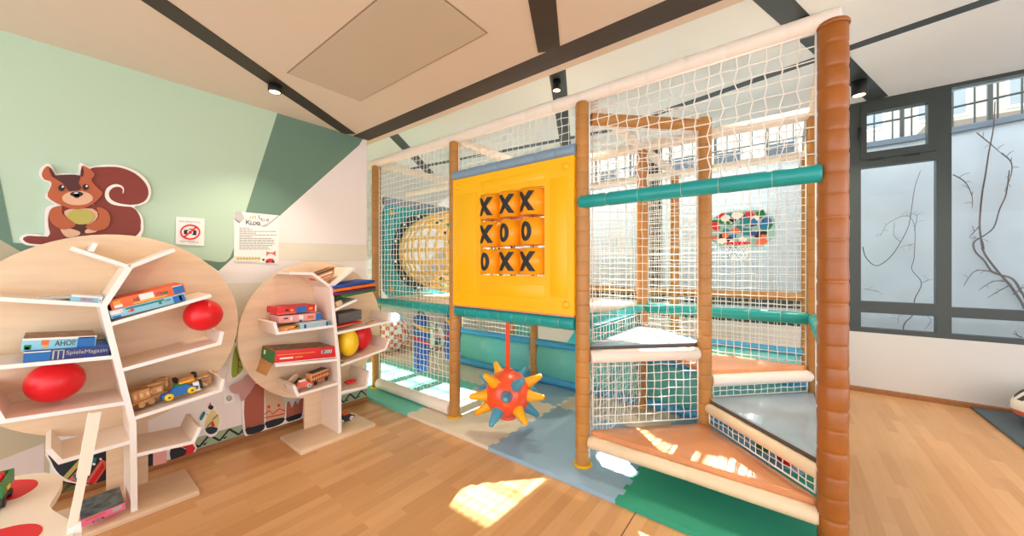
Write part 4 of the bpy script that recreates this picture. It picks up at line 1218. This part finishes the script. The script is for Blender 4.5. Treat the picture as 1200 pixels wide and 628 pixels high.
sq = crop(15, 180, 5.235)
C = Cut('squirrel_cutout', 'flat wooden squirrel cut-out with a curled tail on the mint wall above the large bookcase', 'wall decoration', (110, 240))
C.layer('backing', [sq([(40, 525), (75, 495), (150, 495), (192, 500), (195, 440), (195, 360), (215, 325), (258, 312), (215, 288), (196, 265), (215, 225), (224, 185), (182, 162), (160, 130), (170, 90), (212, 64), (245, 85), (268, 122), (330, 122), (396, 120), (402, 78), (418, 60), (470, 82), (560, 70), (660, 75), (760, 113), (822, 168), (846, 230), (830, 290), (785, 317), (742, 326), (782, 370), (800, 430), (786, 500), (700, 575), (300, 620), (160, 572), (80, 560)])], M_paper, .014)
C.layer('tail', [sq([(470, 98), (560, 82), (660, 86), (750, 122), (812, 180), (832, 235), (818, 282), (775, 308), (715, 318), (755, 345), (782, 395), (784, 440), (770, 490), (640, 590), (480, 520), (500, 340), (470, 200)]), sq([(62, 525), (90, 505), (150, 507), (220, 512), (240, 545), (180, 556), (100, 550)])], M_sqd)
sw = [(745, 322), (660, 314), (605, 296), (578, 262), (585, 222), (618, 198), (655, 198), (677, 215), (676, 242)]
C.layer('tail_swirl', [sq(stroke2(sw, [8, 14, 22, 26, 24, 18, 13, 9, 4]))], M_paper)
C.layer('body', [sq([(300, 318), (225, 360), (218, 440), (228, 490), (210, 530), (300, 590), (470, 580), (500, 470), (560, 400), (510, 320), (400, 300)])], M_sqd)
C.layer('belly', [sq([(316, 372), (345, 340), (490, 338), (523, 385), (470, 432), (380, 432)])], M_peach, k=2)
C.layer('shorts', [sq([(372, 436), (420, 430), (460, 436), (455, 460), (470, 478), (420, 488), (400, 470), (356, 462)])], M_sqb)
C.layer('nut', [sq([(335, 382), (362, 350), (420, 342), (470, 350), (500, 384), (468, 425), (415, 434), (366, 420)])], M_acorn)
C.layer('feet', [sq([(292, 462), (340, 458), (400, 474), (414, 488), (395, 505), (330, 512)]), sq([(445, 470), (480, 456), (515, 468), (505, 482), (450, 488)])], M_peach)
C.layer('arms', [sq([(300, 322), (242, 334), (220, 378), (244, 432), (300, 464), (352, 458), (384, 436), (332, 395), (302, 365)]), sq([(516, 330), (572, 345), (598, 395), (580, 450), (520, 474), (460, 460), (452, 440), (508, 412), (530, 380)])], M_squ)
C.layer('head', [sq([(178, 130), (190, 95), (215, 76), (242, 98), (264, 134), (330, 130), (412, 134), (424, 74), (476, 98), (502, 130), (482, 164), (522, 212), (551, 245), (502, 300), (440, 332), (380, 340), (300, 318), (214, 264), (238, 192), (228, 168), (196, 160)])], M_squ, k=3)
C.layer('forehead', [sq([(240, 140), (262, 134), (330, 129), (413, 134), (404, 178), (420, 212), (395, 230), (345, 230), (322, 198), (285, 168)]), sq([(220, 86), (243, 102), (261, 134), (240, 138)]), sq([(424, 78), (436, 110), (428, 142), (414, 132)])], M_sqb, k=2)
C.layer('muzzle', [sq(circle(397, 273, 95, 44))], M_peach, sm=False)
C.layer('nose', [sq(circle(391, 248, 40, 16)), sq(circle(392, 258, 20, 14))], M_ink, sm=False)
C.layer('eyes', [sq(circle(299, 210, 20, 20)), sq(circle(446, 206, 19, 19))], M_ink, sm=False)
C.layer('glints', [sq(circle(306, 203, 6)), sq(circle(453, 199, 6)), sq(circle(388, 242, 14, 4))], M_paper, sm=False)

sg = crop(200, 250, 14.95)
C = Cut('no_photo_sign', 'small white square sign with a crossed-out camera right of the squirrel', 'sign', (222, 270))
C.layer('plate', [sg([(92, 58), (590, 92), (584, 572), (84, 540)])], M_paper, .004, sm=False)
C.layer('camera', [sg([(232, 290), (310, 285), (325, 268), (375, 268), (392, 288), (450, 300), (450, 385), (232, 362)])], M_ink, sm=False)
C.layer('lens_ring', [sg(circle(342, 330, 52, 48))], M_paper, sm=False)
C.layer('lens', [sg(circle(342, 330, 30, 28))], M_ink, sm=False)
C.layer('ban_ring', [[(a[0], a[1]) for a in sg(circle(342, 327, 178, 134, 40)+[(520, 327)]+circle(342, 327, 152, 108, 40)[::-1][:0]+circle(342, 327, 150, 108, 40)[::-1])] if False else sg(stroke2(circle(342, 327, 164, 121, 48)+[(506, 327)], 27)), sg(stroke2([(235, 415), (450, 240)], 30))], M_redc, sm=False)
q = MB(); T = lambda x, y, xx: at(*sg([(x, y)])[0], x=xx)
for (s_, x0, yb, x1, yy) in (('NO PHOTOS', 150, 152, 520, 176), ('NO VIDEOS', 170, 503, 490, 523)):
    a, b = T(x0, yb, C.x), T(x1, yy, C.x); q.text(s_, a, (b-a), (0, 0, 1), .013, 0, w=(b-a).length)
q.build('lettering', M_greyc, C.t)

po = crop(270, 240, 17.94)
po2 = crop(270, 265, 13.37)
C = Cut('notice_poster', 'white paper notice with colourful heading and lines of text right of the camera sign', 'poster', (301, 278))
C.layer('sheet', [[(274.3, 247.5), (327, 252.5), (326.5, 309.5), (274, 305.5)]], M_paper, .0025, sm=False)
C.layer('corner_tint', [po([(85, 140), (230, 140), (300, 290), (190, 385), (85, 300)]), po([(85, 285), (200, 370), (190, 390), (85, 310)])], M_ltgrey, .0006, sm=False)
C.layer('heading_tint', [po([(1010, 215), (1010, 260), (740, 470), (620, 450), (800, 380)])], M_ltgrey, .0006, sm=False)
q = MB()
for i, (s_, x, yb, hh, mi) in enumerate((('u', 410, 290, 60, 0), ('n', 475, 290, 60, 1), ('i', 520, 300, 70, 2), ('t', 575, 290, 80, 3), ('q', 615, 330, 60, 4), ('u', 660, 345, 60, 2), ('e', 755, 350, 60, 5), ('K', 325, 415, 105, 6), ('u', 420, 418, 75, 6), ('X', 495, 425, 85, 6), ('a', 570, 430, 70, 6))):
    a = at(*po([(x, yb)])[0], x=C.x); b = at(*po([(x, yb-hh)])[0], x=C.x); q.text(s_, a, (0, 1, -.04), (0, 0, 1), (b-a).length, mi)
q.build('heading', [M_gold, M_acorn, M_coral, M_greyc, M_tealc, M_ink, mat('deep navy print', (30, 44, 70), .6)], C.t)
rows_ = []
rnd = random.Random(11)
for k in range(13):
    y = 22+k*27.5; e = [300, 340, 720, 400, 720, 340, 640, 690, 690, 690, 660, 600, 620][k]
    x = 140
    while x < e:
        w = rnd.uniform(30, 70); rows_.append(po2([(x, y), (min(e, x+w), y+2), (min(e, x+w), y+11), (x, y+9)])); x += w+8
C.layer('text_lines', rows_, M_greyc, .0005, sm=False)
C.layer('footer_band', [po2([(65, 470), (470, 480), (470, 560), (65, 555)])], mat('pale olive tint', (232, 226, 204), .7), .0005, sm=False)
C.layer('footer_text', [po2([(105+i*46, 490), (138+i*46, 491), (138+i*46, 523), (105+i*46, 522)]) for i in range(8)], M_acorn, .0005, sm=False)
C.layer('fox_head', [po2([(565, 390), (600, 410), (670, 410), (705, 380), (712, 470), (680, 450), (640, 425), (590, 440), (560, 475)])], M_coral, .0005, sm=False)
C.layer('fox_body', [po2([(560, 525), (610, 505), (670, 510), (690, 570), (550, 570)])], M_redc, .0005, sm=False)
C.layer('fox_limbs', [po2([(495, 520), (530, 508), (540, 530), (510, 545)]), po2([(560, 545), (595, 540), (595, 572), (555, 572)]), po2([(650, 545), (690, 540), (690, 572), (650, 572)])], M_ink, .0005, sm=False)

sk = crop(200, 460, 6.28)
C = Cut('wall_socket', 'white square wall socket between the two bookcases', 'socket', sk([(420, 45)])[0])
C.layer('plate', [sk([(388, 8), (465, 0), (462, 72), (390, 85)])], M_edgew, .008, sm=False)
C.layer('well', [sk(circle(430, 40, 24, 22))], M_ltgrey, .002, sm=False)
C.layer('holes', [sk(circle(420, 41, 3)), sk(circle(440, 38, 3)), sk(stroke2([(412, 52), (430, 58), (448, 48)], 3))], M_ink, .001, sm=False)

C = Cut('bird_cutout', 'small patterned bird cut-out on the wall above the zigzag border, left of the socket', 'wall decoration', sk([(300, 200)])[0])
C.layer('backing', [sk([(270, 85), (300, 70), (325, 95), (340, 130), (365, 170), (372, 220), (350, 270), (330, 310), (290, 325), (250, 300), (235, 260), (200, 310), (192, 290), (215, 220), (198, 190), (225, 140), (262, 130)])], M_paper, .010)
C.layer('body', [sk([(305, 125), (340, 150), (360, 190), (350, 240), (330, 290), (290, 305), (258, 285), (252, 220), (275, 170)])], mat('pale yellow print', (228, 214, 150), .6))
C.layer('belly_patch', [sk([(258, 262), (300, 250), (345, 262), (332, 292), (292, 306), (262, 288)])], mat('deep navy print', (30, 44, 70), .6))
C.layer('wing', [sk([(212, 185), (240, 140), (255, 150), (240, 185), (222, 205)])], M_tealc)
C.layer('head', [sk(circle(295, 108, 20, 17))], M_ink, sm=False)
C.layer('crest', [sk([(282, 95), (290, 75), (298, 78), (294, 95)]), sk([(296, 235), (310, 205), (326, 245), (300, 252)])], M_redc, sm=False)
C.layer('speckles', [sk(circle(270+(i*37) % 80, 160+(i*53) % 100, 4)) for i in range(14)]+[sk([(205, 300), (216, 285), (224, 262), (214, 290)])], mat('dark olive print', (96, 96, 48), .6), sm=False)

C = Cut('animal_leg_cutout', 'large brown animal cut-out with black feet and a red crown, behind the small bookcase', 'wall decoration', (320, 490))
bodyo = [(286, 449), (300, 437), (330, 428), (362, 420), (368, 420), (368, 478), (355, 493), (338, 497), (334, 500), (312, 504), (308, 508), (292, 511.5), (286, 505), (283, 480)]
C.layer('backing', [[(283.5, 452), (290, 440), (305, 430), (335, 420), (368, 412), (368, 480), (356, 494), (340, 498), (333, 502), (314, 505), (308, 510), (292, 512.5), (285, 506), (283, 480)]], M_paper, .012, k=3)
C.layer('coat', [sk([(545, 0), (600, -60), (690, -80), (688, 232), (640, 238), (548, 260), (540, 150)]), sk([(850, 130), (865, -40), (985, -70), (970, 150), (900, 165), (850, 185)])], M_leg, sm=False)
C.layer('saddle', [sk([(690, -80), (865, -120), (840, 180), (700, 212)])], M_sand, sm=False)
C.layer('crown_print', [sk(stroke2([(693, 160), (722, 132), (752, 158), (800, 118), (842, 136)], 9)), sk(stroke2([(693, 186), (840, 154)], 9)), sk(circle(722, 105, 11)), sk(circle(795, 94, 11))], M_redc, sm=False)
C.layer('feet', [sk([(550, 262), (600, 250), (688, 232), (684, 270), (650, 290), (575, 310), (556, 295)]), sk([(700, 215), (830, 182), (832, 210), (800, 235), (718, 262), (702, 245)]), sk([(852, 185), (962, 150), (958, 180), (930, 195), (870, 214), (854, 205)])], M_ink, k=2)
C.layer('mane', [[(328, 462), (336, 458), (356, 462), (352, 468), (349, 474), (346, 469), (342, 478), (339, 470), (335, 472)]], M_ltgrey, sm=False)
C.layer('ear', [[(270, 452), (283, 446), (292, 438), (302, 440), (296, 455), (284, 470), (280, 462), (272, 460)]], mat('mauve print', (196, 150, 146), .6))

lf = crop(230, 380, 3.488)
C = Cut('leaf_cutout', 'green leaf cut-out on the wall in the gap between the bookcases', 'wall decoration', lf([(160, 160)])[0])
C.layer('backing', [lf([(150, -10), (172, -5), (168, 80), (200, 160), (215, 190), (175, 215), (125, 235), (130, 170), (140, 90)])], M_paper, .010, k=3)
C.layer('leaf', [lf([(158, 92), (172, 100), (182, 150), (190, 185), (148, 218), (146, 160)])], M_lime, k=3)
C.layer('stalk', [lf([(150, 0), (162, -8), (166, 30), (160, 75), (150, 70)])], M_ink, sm=False)
C.layer('veins', [lf(stroke2([(160, 100), (172, 140), (170, 200)], 3)), lf(stroke2([(172, 140), (182, 150)], 3)), lf(stroke2([(172, 170), (186, 178)], 3))], mat('maroon print', (120, 50, 50), .6), sm=False)

C = Cut('shoe_cutout', 'black, red and white foot cut-out at the bottom of the wall behind the large bookcase', 'wall decoration', sk([(60, 440)])[0])
C.layer('backing', [sk([(-180, 420), (-60, 390), (60, 360), (160, 340), (180, 375), (192, 405), (170, 450), (60, 490), (-60, 540), (-180, 560)])], M_paper, .010, sm=False)
C.layer('ankle', [sk([(-170, 440), (-130, 430), (-130, 540), (-170, 552)])], M_ink, k=2)
C.layer('sole', [sk([(0, 405), (60, 395), (118, 425), (118, 450), (60, 475), (0, 492)])], M_ink, k=2)
C.layer('rose_panel', [sk([(-130, 430), (-30, 410), (-30, 515), (-130, 540)])], M_blush, sm=False)
C.layer('toe', [sk([(60, 392), (110, 378), (160, 352), (165, 385), (182, 408), (165, 440), (100, 465), (120, 432), (110, 410)])], M_redc, sm=False)
C.layer('strap', [sk([(30, 398), (70, 385), (85, 398), (50, 408)])], M_sand, sm=False)

pc = crop(0, 520, 5.813)
C = Cut('poncho_cutout', 'dark round cut-out with a red and teal woven pattern low behind the large bookcase', 'wall decoration', pc([(540, 200)])[0])
C.layer('backing', [pc([(315, 40), (330, 110), (370, 190), (440, 250), (540, 285), (620, 292), (735, 268), (735, 20), (500, -20)])], M_paper, .010, k=2)
C.layer('cloth', [pc([(335, 50), (350, 120), (385, 185), (440, 232), (540, 268), (620, 276), (725, 254), (725, 30), (500, 0)])], mat('blue black print', (34, 40, 52), .6), k=2)
C.layer('green_stripe', [pc([(430, 225), (540, 105), (575, 105), (455, 242)])], M_acorn, sm=False)
C.layer('coral_stripe', [pc([(465, 246), (545, 160), (560, 262)]), pc([(580, 268), (690, 105), (722, 120), (720, 165), (650, 272)])], M_coral, sm=False)
C.layer('red_weave', [pc([(600, 268), (700, 125), (712, 160), (635, 270)])], M_redc, sm=False)
C.layer('teal_patches', [pc([(490, 210), (530, 205), (525, 260)]), pc([(620, 100), (660, 92), (655, 120), (622, 128)]), pc([(585, 225), (600, 210), (600, 250)])], M_tealc, sm=False)
C.layer('dots', [pc(circle(640, 138, 11, 9)), pc(circle(685, 103, 9, 7)), pc(circle(605, 170, 8, 7))], M_paper, sm=False)
C2 = Cut('grass_cutout', 'dark olive leaf cut-out at the wall foot under the round woven one', 'wall decoration', pc([(430, 330)])[0])
C2.layer('leaves', [pc([(360, 385), (425, 250), (560, 275), (540, 310), (430, 355)])], mat('dark brown print', (70, 58, 42), .6), .010, sm=False)
C2.layer('stripes', [pc([(425, 325), (500, 280), (540, 290), (480, 335)]), pc([(392, 360), (440, 268), (462, 272), (410, 352)])], mat('dark olive print', (96, 96, 48), .6), sm=False)

# ------------------------------------------------------------------ play table
TZ = .5
t = thing('play_table', 'cream play table with red leaf-shaped inlays in the bottom left corner', 'table', (-2.25, -.35, 0))
px = [(73.6, 561), (72.5, 566), (70, 572), (65.5, 580), (61, 586.5), (58.4, 592), (60.5, 596.5), (69, 602), (80, 608.7)]
P = [at(a, b, z=TZ) for a, b in [(28, 556), (41, 554.3), (53.3, 553.7), (67.3, 556)]+px]
out = [Vector((-2.60, -.75, TZ)), Vector((-2.66, -.45, TZ)), Vector((-2.64, -.18, TZ))]+P+[Vector((-1.90, .045, TZ)), Vector((-1.70, .02, TZ)), Vector((-1.70, -.75, TZ))]
q = MB(); q.prism(out, (0, 0, -.03)); q.build('top', M_play, t)
for nm, pxs in (('inlay', [(-12, 566), (0, 564.5), (15, 562.8), (36, 562), (43, 563.5), (44.6, 567), (40.7, 572), (28, 580), (14, 585.5), (-12, 590)]), ('inlay', [(-15, 624), (0, 620.5), (21, 615.5), (39, 614), (47.5, 616), (50, 620), (47, 626), (38, 634), (10, 646), (-15, 650)])):
    q = MB(); q.prism(smooth([at(a, b, z=TZ) for a, b in pxs], 4), (0, 0, .0015)); tag(q.build(nm, M_redc, t), 'red leaf-shaped inlay')
for (a, b) in ((-2.5, -.1), (-2.5, -.65), (-1.78, -.65), (-1.80, -.06)):
    q = MB(); q.rbox((a, b, TZ/2-.015), (.05, .05, TZ-.03), .004); q.build('leg', M_play, t)
q = MB(); q.prism([(-1.93, -.05, 0), (-1.93, .075, 0), (-1.93, .062, TZ+.02), (-1.93, .035, TZ+.02)], (.022, 0, 0)); q.build('end_panel', M_edgew, t)
pb = at(85, 612, x=-1.95); pm = at(97.0, 556, x=-1.95); ptop = at(110.8, 482, x=-1.95)
d = (ptop-pb).normalized(); sid = Vector((0, d.z, -d.y))


def plank(a, b, w, th, name):
    q = MB(); q.prism([a-sid*w/2, a+sid*w/2, b+sid*w/2, b-sid*w/2], (th, 0, 0)); return q.build(name, M_play, t)


plank(pb-d*.06, pm+d*.03, .022, .016, 'slanted_post'); plank(pm, ptop, .030, .022, 'post_sleeve')
# green toy train on the table
a = at(3, 592, z=TZ+.002)
t = thing('toy_train', 'green toy locomotive with a red block standing on the play table', 'toy train', (a.x-.03, a.y-.035, TZ+.0015), rot=(0, 0, -.12))
q = MB(); q.rbox((0, 0, .03), (.15, .085, .04), .006); q.build('chassis', mat('dark grey toy plastic', (74, 78, 74), .5), t, local=True)
q = MB()
bx(-.08, .08, .038, .048, .048, .095, 0, q); bx(-.08, .08, -.048, -.038, .048, .095, 0, q); bx(.07, .08, -.038, .038, .048, .095, 0, q); bx(-.08, -.07, -.038, .038, .048, .095, 0, q); bx(-.07, .07, -.038, .038, .048, .055, 1, q)
q.build('tub', [mat('toy green', (22, 120, 52), .4), M_dark], t, local=True)
q = MB(); q.rbox((-.02, .02, .085), (.03, .03, .045), .005); q.build('block', M_red, t, local=True)
q = MB(); q.rbox((.02, .050, .062), (.03, .006, .016), .002); q.build('badge', M_yb, t, local=True)
for sx in (-1, 1):
    for sy in (-1, 1): q = MB(); q.lathe((sx*.045, sy*.035, .016), [(.015, 0), (.016, .004), (.016, .012), (.012, .014)], 16, (0, sy, 0)); q.build('wheel', M_dark, t, local=True)

# ------------------------------------------------------------------ light
w = bpy.data.worlds.new('world'); SC.world = w; w.use_nodes = True
bg = w.node_tree.nodes['Background']; bg.inputs[0].default_value = lin((240, 244, 250)); bg.inputs[1].default_value = 1.0
sun = bpy.data.lights.new('sun', 'SUN'); sun.energy = 18.0; sun.angle = R(.6); sun.color = (1, .96, .89)
so = bpy.data.objects.new('sun', sun); COL.objects.link(so); so.location = (0, 12, 9)
so.rotation_euler = Vector((-.03, -1, -.745)).to_track_quat('-Z', 'Y').to_euler()


def area(name, loc, size, power, col, rot=(0, 0, 0)):
    l = bpy.data.lights.new(name, 'AREA'); l.shape = 'RECTANGLE'; l.size, l.size_y = size; l.energy = power; l.color = col
    o = bpy.data.objects.new(name, l); COL.objects.link(o); o.location = loc; o.rotation_euler = rot


for (x, y, z) in ((-2.925, .985, ZN), (-1.80, 3.05, ZF), (.10, 3.42, ZF), (.566, 4.90, ZF)):
    l = bpy.data.lights.new('spot', 'SPOT'); l.energy = 12 if z == ZN else 30; l.spot_size = R(110); l.spot_blend = .8; l.color = (1, .85, .66); l.shadow_soft_size = .03
    o = bpy.data.objects.new('spot_light', l); COL.objects.link(o); o.location = (x, y, z-.165)

SC.view_settings.view_transform = 'Standard'; SC.view_settings.look = 'None'; SC.view_settings.gamma = 1; SC.view_settings.use_curve_mapping = False
SC.view_settings.exposure = 1.7
SC.render.film_transparent = False
try:
    SC.cycles.use_denoising = True; SC.cycles.denoiser = 'OPENIMAGEDENOISE'; SC.cycles.max_bounces = 8; SC.cycles.diffuse_bounces = 5; SC.cycles.transparent_max_bounces = 12
    SC.cycles.caustics_reflective = False; SC.cycles.caustics_refractive = False; SC.cycles.sample_clamp_indirect = 6
except Exception: pass
